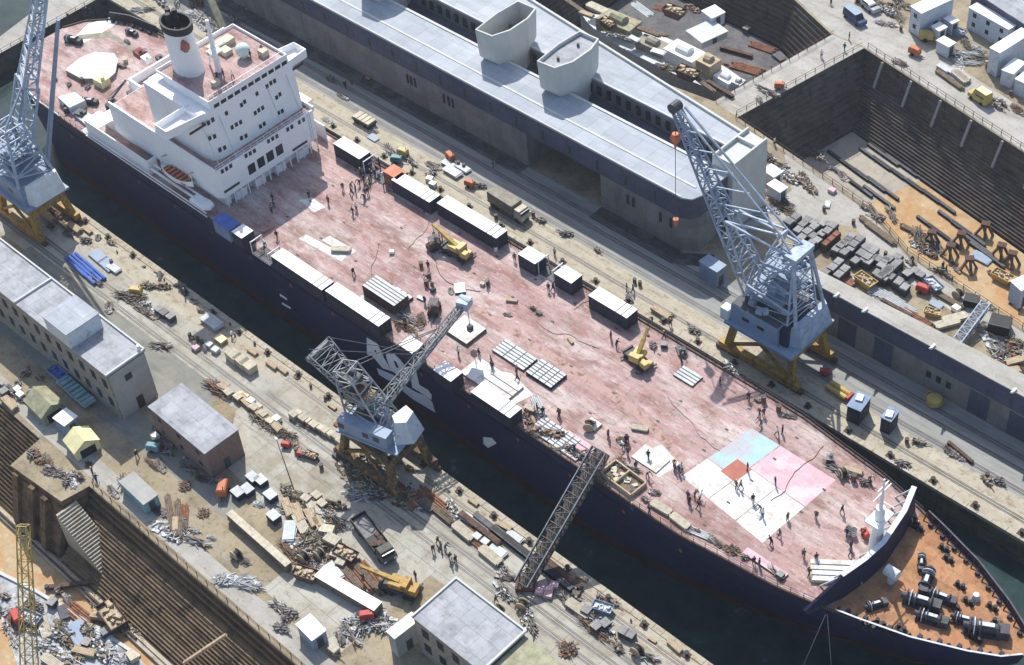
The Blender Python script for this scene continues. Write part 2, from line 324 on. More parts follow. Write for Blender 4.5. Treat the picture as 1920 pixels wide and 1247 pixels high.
# water
def water():
    m=bpy.data.materials.new('water'); m.use_nodes=True; MATS['water']=m; t=m.node_tree; n=t.nodes; L=t.links.new; b=n['Principled BSDF']
    b.inputs['Roughness'].default_value=.22; b.inputs['IOR'].default_value=1.33; b.inputs['Specular IOR Level'].default_value=.35
    tc=n.new('ShaderNodeTexCoord'); x=n.new('ShaderNodeTexNoise'); x.inputs['Scale'].default_value=.25; x.inputs['Detail'].default_value=8; x.inputs['Roughness'].default_value=.7; L(tc.outputs['Object'],x.inputs['Vector'])
    r=n.new('ShaderNodeValToRGB'); e=r.color_ramp.elements; e[0].position=.35; e[0].color=(.009,.024,.026,1); e[1].position=.62; e[1].color=(.022,.048,.048,1)
    k=e.new(.74); k.color=(.09,.14,.13,1)
    L(x.outputs['Fac'],r.inputs[0]); L(r.outputs[0],b.inputs['Base Color'])
    y=n.new('ShaderNodeTexNoise'); y.inputs['Scale'].default_value=1.4; y.inputs['Detail'].default_value=5; L(tc.outputs['Object'],y.inputs['Vector'])
    bp=n.new('ShaderNodeBump'); bp.inputs['Strength'].default_value=.25; bp.inputs['Distance'].default_value=.1; L(y.outputs['Fac'],bp.inputs['Height']); L(bp.outputs[0],b.inputs['Normal'])
water()
sheet('water',[(-131.5,NQ-.5),(160.5,NQ-.5),(160.5,FQ+.5),(-131.5,FQ+.5)],WZ,'water')
# crane rails
def rails(name,y0,y1,x0,x1,label):
    mb=MB()
    for y in (y0,y1):
        for k in (-.16,.16): mb.box(x0,x1,y+k-.05,y+k+.05,.0,.06)
        mb.box(x0,x1,y-.42,y-.30,.0,.03); mb.box(x0,x1,y+.30,y+.42,.0,.03)
    struct(name,mb,'rail_steel')
rails('crane_rail',-35.3,-37.2,-130,160,'')
rails('crane_rail',-29.6,-33.6,-20,160,'')
rails('crane_rail',19.0,23.2,-160,160,'')
rails('crane_rail',26.4,28.6,-160,160,'')
# --- stepped dock sides ---
def altars(name,a,b,side,z0,z1,n,inset,m):
    "stair of altar courses between edge a->b at z0 down to z1; side=+1 steps to the left of a->b"
    a=Vector((*a,0)); b=Vector((*b,0)); d=(b-a).normalized(); nr=Vector((-d.y,d.x,0))*side; mb=MB()
    for i in range(n):
        za=z0+(z1-z0)*i/n; zb=z0+(z1-z0)*(i+1)/n; o0=inset*i/n; o1=inset*(i+1)/n
        # riser then tread
        P=[a+nr*o0,b+nr*o0,b+nr*o1,a+nr*o1]
        mb.add([(P[0].x,P[0].y,za),(P[1].x,P[1].y,za),(P[1].x,P[1].y,zb),(P[0].x,P[0].y,zb)],[(0,1,2,3)])
        mb.add([(P[0].x,P[0].y,zb),(P[1].x,P[1].y,zb),(P[2].x,P[2].y,zb),(P[3].x,P[3].y,zb)],[(0,1,2,3)])
    return struct(name,mb,m)
FZ=-13.
altars('dock_wall',(-1.1,94.8),(90,76),-1,-.02,-5,3,1.45,'dock_stone')
for k in range(12):
    mb=MB(); x=4+k*7.2; y=94.8-(x+1.1)*18.8/91.1; mb.bar((x,y-.4,-.1),(x-.3,y-2.0,-5.0),.45,.3); struct('dock_chute',mb,'concrete_wall')
altars('dock_wall',(-1.5,93.4),(90,74.6),-1,-5,FZ,16,5.4,'dock_stone')
altars('dock_wall',(-6.4,64.4),(-1.1,94.8),-1,-.02,FZ,13,5.5,'dock_stone')
for _p,_q in zip(E3,E3[1:]): altars('dock_wall',_p,_q,1,-.02,FZ,14,1.5,'dock_stone')
sheet('dock_floor',[(-8,60),(-2,96),(92,78),(92,30),(40,40)],FZ,'sandy_floor')
sheet('dock_floor',[(-3,68),(3,90),(21,86),(15,66)],FZ+.01,'silt_floor')
# small dock
altars('dock_wall',(-12.5,65.4),(-8.2,94.6),1,-.02,-9,10,3.5,'dock_stone')
altars('dock_wall',(-20.4,99.4),(-8.2,94.6),-1,-.02,-9,10,4,'dock_stone')
altars('dock_wall',(-60,101),(-20.4,99.4),-1,-.02,-9,10,4,'dock_stone')
altars('dock_wall',(-60,59),(-12.5,65.4),1,-.02,-9,10,4,'dock_stone')
altars('dock_wall',(-60,59),(-60,101),-1,-.02,-9,10,4,'dock_stone')
sheet('dock_floor',[(-61,58),(-61,103),(-7,103),(-7,58)],-9,'pit_floor')
# lower left dry dock
altars('dock_wall',(-26,-63),(160,-63),-1,-.02,-3,3,1.4,'dock_brown')
altars('dock_wall',(-26,-64.4),(160,-64.4),-1,-3,-10,17,7,'dock_brown')
altars('dock_wall',(-160,-61),(-39.6,-62.5),-1,-.02,-10,20,8.4,'dock_brown')
sheet('dock_floor',[(-160,-60),(-160,-112),(160,-112),(160,-60)],-10.6,'sandy_floor')
# lower altar ledge with a long kerb
mb=MB(); mb.box(-160,160,-72.6,-71.4,-10.6,-10.0); mb.box(-160,160,-72.0,-71.75,-10.0,-9.75); struct('dock_kerb',mb,'edge_strip')
mb=MB(); mb.box(-160,-6,-72.3,-72.1,-10,-9.55); struct('dock_kerb',mb,'rust_dark')
sheet('dock_floor',[(-26,-61),(-26,-71),(-40,-71.2),(-40,-61)],-10.58,'silt_floor')
# pier head between the two altar flights: vertical battered faces, gate grooves
mb=MB(); mb.prism([(-26,-62.6),(-26.8,-67.5),(-38.6,-68.5),(-39.6,-62.6)],-10.6,-.02,top=None); struct('dock_pier',mb,'dock_brown')
mb=MB()
for x0 in (-38.2,-35.4,-32.0): mb.prism([(x0,-68.3),(x0+1.5,-68.2),(x0+1.1,-72.2),(x0+.1,-72.3)],-10.6,-9.8,top=[(x0,-68.3),(x0+1.5,-68.2),(x0+1.2,-69.2),(x0+.2,-69.2)])
mb.prism([(-38.7,-68.3),(-26.9,-67.3),(-27.2,-71),(-38.6,-71.6)],-10.6,-1.6,top=[(-38.7,-68.3),(-26.9,-67.3),(-26.9,-67.6),(-38.6,-68.8)])
for x0 in (-37.6,-33.6,-30.4): mb.prism([(x0,-68.4),(x0+1.1,-68.3),(x0+1.1,-72),(x0,-72)],-10.6,-.6,top=[(x0,-68.4),(x0+1.1,-68.3),(x0+1.1,-68.9),(x0,-69)])
struct('dock_buttress',mb,'dock_brown')
# flight of narrow steps beside the pier head
mb=MB()
for i in range(30):
    t=i/30; mb.box(-26.2+i*.40,-25.8+i*.40,-69.2-.8*t*0,-65.6+.2*t-(0 if i!=14 else .3),-10.6,-1.0-i*.33 if i<29 else -10.3)
struct('dock_steps',mb,'edge_strip')
# grey rubble shelf in the dock corner with a pale kerb
deb=gp([(0,1075),(70,1110),(160,1165),(250,1225),(330,1300),(60,1330),(0,1150)],-10.6)
sheet('dock_floor',deb,-10.56,'debris_floor')
mb=MB(); pp=[G(-30,1060,-10.5),G(70,1110,-10.5),G(160,1165,-10.5),G(262,1232,-10.5)]
for a,b in zip(pp,pp[1:]): mb.bar(a,b,.5,.5)
struct('dock_kerb',mb,'tower_wall')
# beyond the stern: basin water past the dock head
sheet('water',[(-400,-300),(-400,200),(-150,200),(-139,8),(-135,-10),(-138,-60)],.02,'water')
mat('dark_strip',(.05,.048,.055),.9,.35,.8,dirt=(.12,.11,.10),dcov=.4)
# ================= WAREHOUSE =================
wh=thing('warehouse','long pale flat-roofed warehouse with slate upper wall and flared roof towers behind the ship','warehouse',(-50,38,0))
def P(mb,name,m,par,**k): return mb.build(name,m,par,world=True,**k)
E_=12.; X0=-150.
def backy(x): return 49.1+(x-8.7)*(-.118)   # slanting rear edge
mb=MB(); mb.prism([(X0,31.2),(-26,31.2),(-26,39.6),(X0,39.6)],0,7.6); mb.prism([(-9,31.2),(8,31.2),(10.4,33),(10.4,39.6),(-9,39.6)],0,7.6)
mb.box(-26,-9,37.6,39.6,0,7.6)
P(mb,'wall',['tan_wall'],wh)
mb=MB(); mb.prism([(X0,30.8),(8.6,30.8),(10.2,31.6),(10.8,33.2),(10.8,39.8),(X0,39.8)],7.6,E_-.25)
P(mb,'upper_wall',['slate_wall'],wh)
mb=MB(); mb.prism([(X0,45.3),(11.6,45.3),(11.6,48.6),(8.7,49.1),(X0,backy(X0))],0,E_-.25); P(mb,'rear_wall',['tan_wall'],wh)
mb=MB(); mb.prism([(X0,30.7),(8.7,30.7),(10.3,31.5),(10.95,33.2),(10.95,39.9),(X0,39.9)],E_-.25,E_)
mb.prism([(X0,45.2),(7.4,45.2),(7.4,49.2),(X0,backy(X0)+.1)],E_-.25,E_)
P(mb,'roof',['roof_pale'],wh)
mb=MB(); mb.prism([(X0,backy(X0)-.35),(8.2,48.9),(8.2,49.3),(X0,backy(X0)+.15)],E_,E_+.45); mb.box(X0,10.9,39.4,39.9,E_,E_+.18); mb.box(X0,7,45.2,45.6,E_,E_+.18); mb.box(X0,8.6,30.72,31.0,E_,E_+.16); mb.box(X0,9,33.9,34.3,E_,E_+.1)
P(mb,'parapet',['tower_wall'],wh)
mb=MB(); mb.box(X0,11,39.9,45.2,0,8.4); P(mb,'valley_roof',['slate_wall'],wh)
mb=MB()
x=-66
while x<6: mb.box(x,x+.7,39.8,39.9,9,11.2); mb.box(x,x+.9,45.05,45.2,9.2,11.0); x+=2.2
P(mb,'valley_window',['dark_glass'],wh).__setitem__('kind','stuff')
# end block with sunk roof, right of the long roofs
mb=MB(); mb.prism([(7.5,40),(11.7,40),(11.9,46.2),(11.9,48.6),(7.5,49)],0,13.6)
for a in ((7.5,7.8,40,49),(11.5,11.8,40,48.6),(7.8,11.5,40,40.3),(7.8,11.5,45.9,46.3)): mb.box(a[0],a[1],a[2],a[3],13.6,14.3)
P(mb,'end_tower',['tower_wall'],wh)
# wall bays: windows on slate band and lower wall
for i,x in enumerate([k*6.2-96 for k in range(17)]):
    mb=MB(); mb.box(x-.25,x+.25,30.72,30.8,8.4,10.3); P(mb,'window',['dark_glass'],wh)
for x in (-56,-55,-54,-46.5,-45.3,-44.2,-3,-1.8,4,6.2):
    mb=MB(); mb.box(x-.25,x+.3,31.12,31.2,4.0,6.0); P(mb,'window',['dark_glass'],wh)
mb=MB(); mb.box(-25.6,-9.4,37.5,37.6,.2,6.4); P(mb,'loading_door',['black'],wh)
sheet('dark_ground_strip',[(-9,31.2),(9,31.2),(13,34),(15,31.5),(9,27.9),(-9,27.9)],.012,'dark_strip'); sheet('dark_ground_strip',[(-110,31.2),(-26,31.2),(-26,28.6),(-110,27.6)],.012,'dark_strip')  # darker ground sheets along the foot of the warehouse wall
# six-sided flared roof towers (gantry head houses)
def flare(x,y,open_top,px):
    mb=MB(); t=[(x-2.0,y-5.6),(x+1.7,y-5.2),(x+3.0,y-2.0),(x+3.0,y+2.6),(x+2.0,y+5.6),(x-2.2,y+5.4),(x-2.6,y+.2)]
    sc=lambda k,l,dx=0: [(x+(p[0]-x)*k+dx,y+(p[1]-y)*l) for p in t]
    n=7; r0=[(*p,8.4) for p in sc(.8,.6,.3)]; rm=[(*p,10.6) for p in sc(.8,.62,.3)]; r1=[(*p,12.9) for p in sc(.97,.93)]; r2=[(*p,18.6) for p in t]
    r3=[(*p,18.6) for p in sc(.9,.95)]; r4=[(*p,17.9 if not open_top else 14.6) for p in sc(.9,.95)]
    mb.grid([r0,rm,r1,r2,r3,r4],close=True); o=P(mb,'roof_tower',['tower_wall'],wh)
    mb=MB(); mb.add(r4,[tuple(range(7))]); P(mb,'tower_roof',['roof_grey' if not open_top else 'concrete_wall'],o)
    if open_top:
        mb=MB()
        for i in range(9): mb.ob((x+random.uniform(-1,1),y+random.uniform(-3.6,3.6),14.6),(random.uniform(.5,1.2),random.uniform(.5,1.2),random.uniform(.4,1.8)),random.uniform(0,90))
        P(mb,'machinery',['dark_steel'],o)
    else:
        mb=MB()
        for i in (-2.5,2.5): mb.tube((x,y+i,17.9),(x,y+i,18.5),.25,8)
        P(mb,'roof_vent',['dark_steel'],o)
flare(-40.3,42.2,True,0); flare(-25.6,42.2,False,0); flare(-71.5,42.2,False,0)
# quay-side wall building to the right (narrow roof)
qb=thing('gallery_building','long low slate building with a narrow pale roof below the crate yard','building',(80,32.5,0))
mb=MB(); mb.box(28,160,31.2,33.6,0,5.2); P(mb,'wall',['tan_wall'],qb)
mb=MB(); mb.prism([(28,31.0),(160,31.0),(160,36),(60,34.2),(28,33.4)],5.2,8.8); P(mb,'upper_wall',['slate_wall'],qb)
mb=MB(); mb.prism([(28,30.9),(160,30.9),(160,36.2),(60,34.4),(28,33.5)],8.8,9.0); P(mb,'roof',['road'],qb)
for x in (55.5,57.2,58.9): 
    mb=MB(); mb.box(x-.4,x+.4,31.1,31.2,2.4,3.6); P(mb,'window',['dark_glass'],qb)
for x in (41,47.5,64,70.5,77): 
    mb=MB(); mb.box(x-1.6,x+1.6,31.1,31.2,.1,4.6); P(mb,'door',['slate_wall'],qb)
for px in ((1572,552),(1620,585),(1748,652),(1897,738)):
    p=G(*px,9); mb=MB(); mb.box(p.x-.15,p.x+.15,30.5,31.4,8.9,9.35); mb.bar((p.x,30.6,9.1),(p.x,30.0,9.5),.22); P(mb,'floodlight',['sail_white'],qb)
# ================= SHIP =================
ship=thing('cargo_ship','large navy-hulled cargo ship with pink deck and white superstructure lying in the dock','ship',(-10,-5.4,WZ))
SY=-5.4; DZ=9.
st=[(-115.2,3.2),(-113.5,7.2),(-110,10.6),(-106,12.4),(-99,13.4),(-88,13.6),(-60,13.6),(-20,13.6),(30,13.6),(44,13.6),(50,13.5),(56.5,12.7),(64,11.9),(70.3,10.6),(75,9.4),(81.7,7.4),(88,4.6),(91.5,2.6),(93.4,.5)]
def hw(x):
    for (a,b),(c,d) in zip(st,st[1:]):
        if a<=x<=c: return b+(d-b)*(x-a)/(c-a)
    return 0
def wl(x):
    if x<-100: return max(.3,13.6*(1-((-100-x)/12)**2)) if x>-112 else .3
    if x>30: return max(.3,13.6*(1-((x-30)/52)**1.7)) if x<81 else .3
    return 13.6
def section(x,sy):
    top=hw(x); b=wl(x); P_=[]
    xb=max(-107,min(84,x))
    for z,t in ((DZ,0),(DZ-2,.06),(5,.2),(2,.42),(-1,.66),(-2.6,.8),(-4,.92),(-9,1)):
        w_=top+(b-top)*t if b<top else top; xx=x+(xb-x)*t
        P_.append((xx,SY+sy*w_,z))
    return P_
for sy,nm in ((-1,0),(1,1)):
    pass
mb=MB(); xs=[-115.2,-113.5,-110,-106,-99,-88,-75,-60,-40,-20,0,15,30,38,44,50,56.5,60,64,67,70.3,73,75,78,81.7,85,88,91.5,93.4]
rows=[]
for x in xs:
    a=section(x,-1); b=section(x,1); rows.append(a+list(reversed(b)))
o0=len(mb.v); mb.grid(rows); m=len(rows[0])
mb.m=[1 if (i%(m-1)) in range(5,m-1-5) else 0 for i in range(len(mb.f))]
# stern and bow caps
mb.add(rows[0],[tuple(range(m))],0); mb.add(rows[-1],[tuple(reversed(range(m)))],0)
hull=P(mb,'hull',['hull_navy','hull_red'],ship); fix_normals(hull)
LYY=SY-13.68
def deckpoly(x0,x1,off=.02):
    X=[x for x in xs if x0<x<x1]; X=[x0]+X+[x1]
    return [(x,SY-hw(x)+off) for x in X]+[(x,SY+hw(x)-off) for x in reversed(X)]
mb=MB(); mb.add([(p[0],p[1],DZ) for p in deckpoly(-115.19,71.5)],[tuple(range(len(deckpoly(-115.19,71.5))))]); P(mb,'main_deck',['pink_deck'],ship)
mb=MB(); q_=deckpoly(71.5,93.3); mb.add([(p[0],p[1],DZ) for p in q_],[tuple(range(len(q_)))]); P(mb,'foredeck',['orange_deck'],ship)
# bulwarks: foredeck sides and stern
def bulwark(x0,x1,side,h,name,m,mrim,ribs=True,both=False):
    mb=MB(); X=[x for x in xs if x0<x<x1]; X=[x0]+X+[x1]; t=.14
    r=[]
    for x in X:
        y=SY+side*hw(x); r.append([(x,y,DZ-.3),(x,y+side*.12,DZ+h),(x,y-side*t+side*.12,DZ+h),(x,y-side*t,DZ-.3)])
    mb.grid(r,close=True)
    if ribs:
        for i in range(int((x1-x0)/1.1)):
            x=x0+i*1.1; y=SY+side*hw(x); mb.bar((x,y-side*.2,DZ+h-.1),(x,y-side*.9,DZ+.05),.16)
            if i%2: mb.box(x-.2,x+.3,y-side*.5,y-side*1.0,DZ+.02,DZ+.5)
    o=P(mb,name,[m],ship); fix_normals(o)
    mb=MB()
    for a,b in zip(X,X[1:]): mb.bar((a,SY+side*(hw(a)+.1),DZ+h+.03),(b,SY+side*(hw(b)+.1),DZ+h+.03),.22,.08)
    P(mb,'rail_cap',[mrim],o)
bulwark(72.5,93.3,1,1.15,'bulwark','navy_paint','dark_steel'); bulwark(72.5,93.3,-1,.75,'bulwark','navy_paint','pale_metal')
bulwark(-110,-99,1,1.6,'bulwark','black','dark_steel')
bulwark(-106,-92,-1,.6,'bulwark','navy_paint','pale_metal',False)
for sd in (-1,1):
    mb=MB(); Q=[(x,SY+sd*hw(x)) for x in xs if x<76]
    for a,b in zip(Q,Q[1:]): mb.bar((*a,DZ+.12),(*b,DZ+.12),.25,.25)
    P(mb,'gunwale',['rust_dark'],ship)
for sd in (1,-1):
    for xa,xb in ((-98,-84),(-47,71)):
        mb=MB(); x=xa
        while x<xb:
            f=lambda x: SY+sd*(hw(x)-.1)
            mb.bar((x,f(x),DZ),(x,f(x),DZ+1.1),.06); mb.bar((x,f(x),DZ+1.1),(x+1.8,f(x+1.8),DZ+1.1),.05); mb.bar((x,f(x),DZ+.6),(x+1.8,f(x+1.8),DZ+.6),.04); x+=1.8
        P(mb,'guard_rail',['dark_steel'],ship)
# rubbing strakes, draught scale and rust-stained scuppers along the near side
for x in range(-90,60,10):
    mb=MB(); mb.box(x,x+.5,LYY-.03,LYY+.03,5.9,6.5); P(mb,'scupper',['rust'],ship)
mb=MB(); mb.box(-95,40,LYY-.08,LYY+.05,6.9,7.1); P(mb,'rubbing_strake',['navy_paint'],ship)
# cargo securing sockets and low hatch coamings set in the deck
for i in range(13):
    for j in range(5):
        x=-40+i*8.3; y=SY-10+j*5
        if hw(x)>abs(y-SY)+1: mb=MB(); mb.box(x-.25,x+.25,y-.12,y+.12,DZ,DZ+.07); P(mb,'lashing_socket',['dark_steel'],ship)
# hoses and cables lying across the deck
rh=random.Random(3)
for k in range(9):
    x=rh.uniform(-42,62); y=SY+rh.uniform(-9,9); a=rh.uniform(0,6.28); p=Vector((x,y,DZ+.06)); mb=MB()
    for q9 in range(14):
        a+=rh.uniform(-.5,.5); n9=p+Vector((math.cos(a),math.sin(a),0))*.9
        if abs(n9.y-SY)>hw(n9.x)-1 or n9.x>69: break
        mb.bar(p,n9,.07,.06); p=n9
    if mb.v: P(mb,'deck_hose',[rh.choice(['black','rust_dark','timber_dark','rust','tarp_brown'])],ship)
# hull letters ACL (sheets of plate standing a little proud of the side)
def side_poly(name,pts,par,y,m,th=.06,order=1):
    W=[ON(1,y,*p) for p in pts]; mb=MB(); n=len(W)
    mb.add([(a.x,y,a.z) for a in W]+[(a.x,y+th,a.z) for a in W],[tuple(range(n)),tuple(reversed(range(n,2*n)))]+[(i,(i+1)%n,n+(i+1)%n,n+i) for i in range(n)])
    return fix_normals(P(mb,name,[m],par))
LY=SY-13.75
def cz(pts): return [(640+a/6.235,600+b/6.235) for a,b in pts]
logo=side_poly('hull_letter',cz([(295,205),(425,285),(500,450),(590,600),(480,565),(420,490),(360,420),(300,400)]),ship,LY,'letter_white')
side_poly('hull_letter',cz([(415,565),(590,640),(700,700),(760,780),(860,840),(980,890),(1060,960),(1098,1085),(960,1000),(840,930),(740,850),(640,745),(520,690),(440,640)]),ship,LY,'letter_white')
side_poly('hull_letter',cz([(520,410),(545,385),(620,400),(690,470),(790,600),(830,700),(760,715),(660,650),(585,590),(540,490)]),ship,LY,'letter_white')
side_poly('hull_letter',cz([(790,570),(870,590),(910,760),(1010,820),(1055,880),(1050,935),(930,850),(830,790)]),ship,LY,'letter_white')
side_poly('hull_letter',cz([(385,350),(400,350),(420,395),(405,400)]),ship,LY-.03,'navy_paint')
side_poly('hull_letter',cz([(610,475),(640,490),(670,560),(640,555)]),ship,LY-.03,'navy_paint')
side_poly('draught_mark',[(524,551),(537,559),(538,563),(525,555)],ship,LY,'sail_white'); side_poly('draught_mark',[(528,567),(544,576),(545,580),(529,571)],ship,LY,'sail_white')
side_poly('hull_fitting',[(906,820),(922,822),(930,832),(915,840),(906,832)],ship,LY+.05,'sail_white',.4)
# deck patches and helicopter-pad style marking
def deck_patch(name,pts,m,z=DZ+.01,par=ship,th=.004):
    W=gp(pts,z); mb=MB(); mb.prism(W,z-.006,z); return P(mb,name,[m],par)
T,R_,B_,L_=(1410,803),(1567,900),(1430,1018),(1278,893)
def quad(u,v): # u along T->R, v along T->L
    return (T[0]*(1-u)*(1-v)+R_[0]*u*(1-v)+B_[0]*u*v+L_[0]*(1-u)*v, T[1]*(1-u)*(1-v)+R_[1]*u*(1-v)+B_[1]*u*v+L_[1]*(1-u)*v)
def qp(u0,u1,v0,v1): return [quad(u0,v0),quad(u1,v0),quad(u1,v1),quad(u0,v1)]
deck_patch('painted_pad',qp(0,.33,0,.62),'pale_blue',DZ+.012)
deck_patch('painted_pad',qp(.34,1,0,.42),'pale_pink',DZ+.012)
deck_patch('painted_pad',qp(.0,.33,.63,1),'mark_white',DZ+.012)
deck_patch('painted_pad',qp(.34,.66,.43,.70),'mark_white',DZ+.012); deck_patch('painted_pad',qp(.67,1,.43,1),'mark_white',DZ+.012); deck_patch('painted_pad',qp(.34,.66,.71,1),'mark_white',DZ+.012)
deck_patch('painted_pad',qp(.18,.36,.42,.66),'mark_red',DZ+.024)
for pts in ([(560,447),(575,440),(650,480),(640,490)],[(603,450),(618,442),(668,470),(655,480)],[(1190,850),(1240,835),(1275,870),(1235,895)],[(560,375),(585,370),(610,388),(590,398)],[(905,690),(960,700),(1000,740),(960,760)]): deck_patch('primer_patch',pts,'mark_white',DZ+.008)
deck_patch('deck_seam',[(880,575),(900,575),(1200,765),(1290,860),(1275,866),(1185,775)],'deck_stain',DZ+.008)
deck_patch('helicopter_pad',[(122,131),(150,108),(178,97),(214,100),(221,112),(216,136),(204,147),(152,147)],'mint',DZ+.9)
pl=MB(); W=gp([(122,131),(150,108),(178,97),(214,100),(221,112),(216,136),(204,147),(152,147)],DZ+.9); pl.prism([((x-W[0][0])*.97+W[0][0]+.15,(y-W[0][1])*.97+W[0][1]) for x,y in W],DZ,DZ+.88); P(pl,'pad_base',['tarp_brown'],ship)
deck_patch('pad_ring',[(112,85),(150,65),(205,60),(245,85),(255,130),(245,95),(205,70),(152,74)],'tarp_brown',DZ+.02)
# breakwater
bw=[(70.1,4.6),(71.4,.5),(72.3,-5.4),(72.1,-9),(71.4,-13),(69.6,-18.0)]
mb=MB(); r=[]
for i,(x,y) in enumerate(bw):
    hgt=4.2 if i<5 else .4
    r.append([(x+.5,y,DZ),(x+.1,y,DZ+hgt),(x-.25,y,DZ+hgt),(x-.1,y,DZ)])
mb.grid(r,close=True); o=P(mb,'breakwater',['navy_paint'],ship); fix_normals(o)
mb=MB()
for a,b in zip(bw[:4],bw[1:5]): mb.bar((a[0]-.12,a[1],DZ+4.26),(b[0]-.12,b[1],DZ+4.26),.7,.12)
P(mb,'rail_cap',['pale_metal'],o)
mb=MB()
for i in range(12):
    t=i/11; k=min(int(t*4.99),4); u=t*5-k if k<5 else 0; a,b=bw[k],bw[min(k+1,5)]; x=a[0]+(b[0]-a[0])*u; y=a[1]+(b[1]-a[1])*u
    if y>-14: mb.bar((x-.2,y,DZ+3.8),(x-2.6,y,DZ),.2)
P(mb,'stay',['pale_metal'],o)
# foremast
fm=MB(); fm.tube((70.6,-4.4,DZ),(70.6,-4.4,DZ+9),.95,12,.6); fm.tube((70.6,-4.4,DZ+9),(70.6,-4.4,DZ+14.5),.3,8,.12); fm.box(69.5,71.6,-6.0,-2.6,DZ+6.6,DZ+6.9); fm.bar((70.6,-6.4,DZ+12),(70.6,-2.6,DZ+12),.14); fm.bar((70.6,-5.6,DZ+13.2),(70.6,-3.3,DZ+13.2),.12)
for a in (-1,1): fm.bar((69.5,-4.4+a*1.7,DZ+6.9),(69.5,-4.4+a*1.7,DZ+8),.08); fm.bar((71.6,-4.4+a*1.7,DZ+6.9),(71.6,-4.4+a*1.7,DZ+8),.08); fm.bar((69.5,-4.4+a*1.7,DZ+8),(71.6,-4.4+a*1.7,DZ+8),.08)
P(fm,'foremast',['white_paint'],ship)
# mooring winches and windlasses on the foredeck
def winch(x,y,rz,s=1,nm='mooring_winch'):
    w_=MB(); a=RAD(rz); ux,uy=math.cos(a),math.sin(a)
    def T_(u,v,z): return (x+(u*ux-v*uy)*s,y+(u*uy+v*ux)*s,DZ+z*s)
    w_.tube(T_(-1.4,0,.9),T_(1.4,0,.9),.55*s,12)
    for u in (-1.5,-.4,1.4): w_.tube(T_(u,0,.9),T_(u+.14,0,.9),.95*s,12)
    w_.ob(T_(2.1,0,0),(1.2*s,1.3*s,1.3*s),rz); w_.ob(T_(0,0,.02),(3.6*s,1.6*s,.2*s),rz); w_.tube(T_(-2.1,0,.9),T_(-1.5,0,.9),.4*s,10)
    o=P(w_,nm,['dark_steel'],ship)
    w_=MB(); w_.ob(T_(.3,0,1.45),(1.6*s,.5*s,.12*s),rz); w_.tube(T_(-1.0,0,.9),T_(-.9,0,.9),.99*s,12); P(w_,'brake_band',['pale_metal'],o)
for px,py,rz,s in ((1722,1127,20,1.3),(1742,1158,20,1.1),(1762,1118,15,1),(1738,1085,-70,1.1),(1843,1180,30,1.45),(1805,1160,20,.9),(1640,1133,60,.8),(1728,1050,-60,.7)): 
    g_=G(px,py,DZ+.6); winch(g_.x,g_.y,rz,s*.8)
for i,(px,py) in enumerate([(1710,985),(1722,992),(1770,1030),(1778,1050),(1800,1100),(1815,1190),(1830,1200),(1655,1180),(1672,1185),(1690,1180),(1618,1172),(1632,1178),(1870,1170),(1860,1140),(1650,1170),(1790,1140),(1815,1130)]):
    g_=G(px,py,DZ); b_=MB(); 
    for k in (-.4,.4): b_.tube((g_.x+k,g_.y,DZ),(g_.x+k,g_.y,DZ+.8),.26,8)
    b_.box(g_.x-.8,g_.x+.8,g_.y-.35,g_.y+.35,DZ,DZ+.12); P(b_,'bollard',['black'],ship)
v=MB(); g_=G(1672,1078,DZ+1.5); v.tube((g_.x,g_.y,DZ),(g_.x,g_.y,DZ+1.6),.5,10); v.tube((g_.x-.9,g_.y,DZ+2),(g_.x+.9,g_.y,DZ+2),.75,12); P(v,'ventilator',['pale_metal'],ship)
v=MB(); g_=G(1830,1118,DZ+.5); v.tube((g_.x,g_.y,DZ),(g_.x,g_.y,DZ+.9),.6,10,.4); P(v,'ventilator',['pale_metal'],ship)
# anchor chains
v=MB(); a=G(1760,1110,DZ+.2); b=G(1835,1190,DZ+.2); v.bar(a,b,.3); a=G(1740,1150,DZ+.2); v.bar(a,G(1800,1170,DZ+.2),.3); P(v,'anchor_chain',['rust_dark'],ship)
# ---- superstructure ----
v=MB(); v.box(-84,-50.6,SY-9.6,SY+9.6,DZ,11.5); P(v,'deckhouse',['white_paint'],ship)
v=MB(); v.prism([(-78,-16.3),(-50,-16.3),(-49,-15.6),(-49,4.6),(-50,5.2),(-78,5.2)],11.5,16.8); low=P(v,'lower_house',['white_paint'],ship)
v=MB(); v.box(-78,-49.1,-16.25,-15.95,16.8,17.7); v.box(-49.35,-49.05,-15.9,4.8,16.8,17.25); v.box(-66,-49.2,4.9,5.15,16.8,17.7); P(v,'bulwark',['white_paint'],low)
v=MB(); v.box(-77.9,-49.4,-15.95,4.9,16.8,16.84); P(v,'deck',['pink_deck'],low)
# upper house, front raked back a little, rounded near corner
fr=lambda z:-51.3-(z-16.8)*.08
def ring(z,e=0):
    x=fr(z)+e; return [(-67,-14.6,z),(x-2.4,-14.6,z),(x-.9,-14.2,z),(x-.15,-13.2,z),(x,-12,z),(x,4.4,z),(x-.6,4.9,z),(-67,4.9,z)]
v=MB(); v.grid([ring(16.84),ring(26.0)],close=True); v.add(ring(26.0),[tuple(range(8))]); up=fix_normals(P(v,'upper_house',['white_paint'],ship))
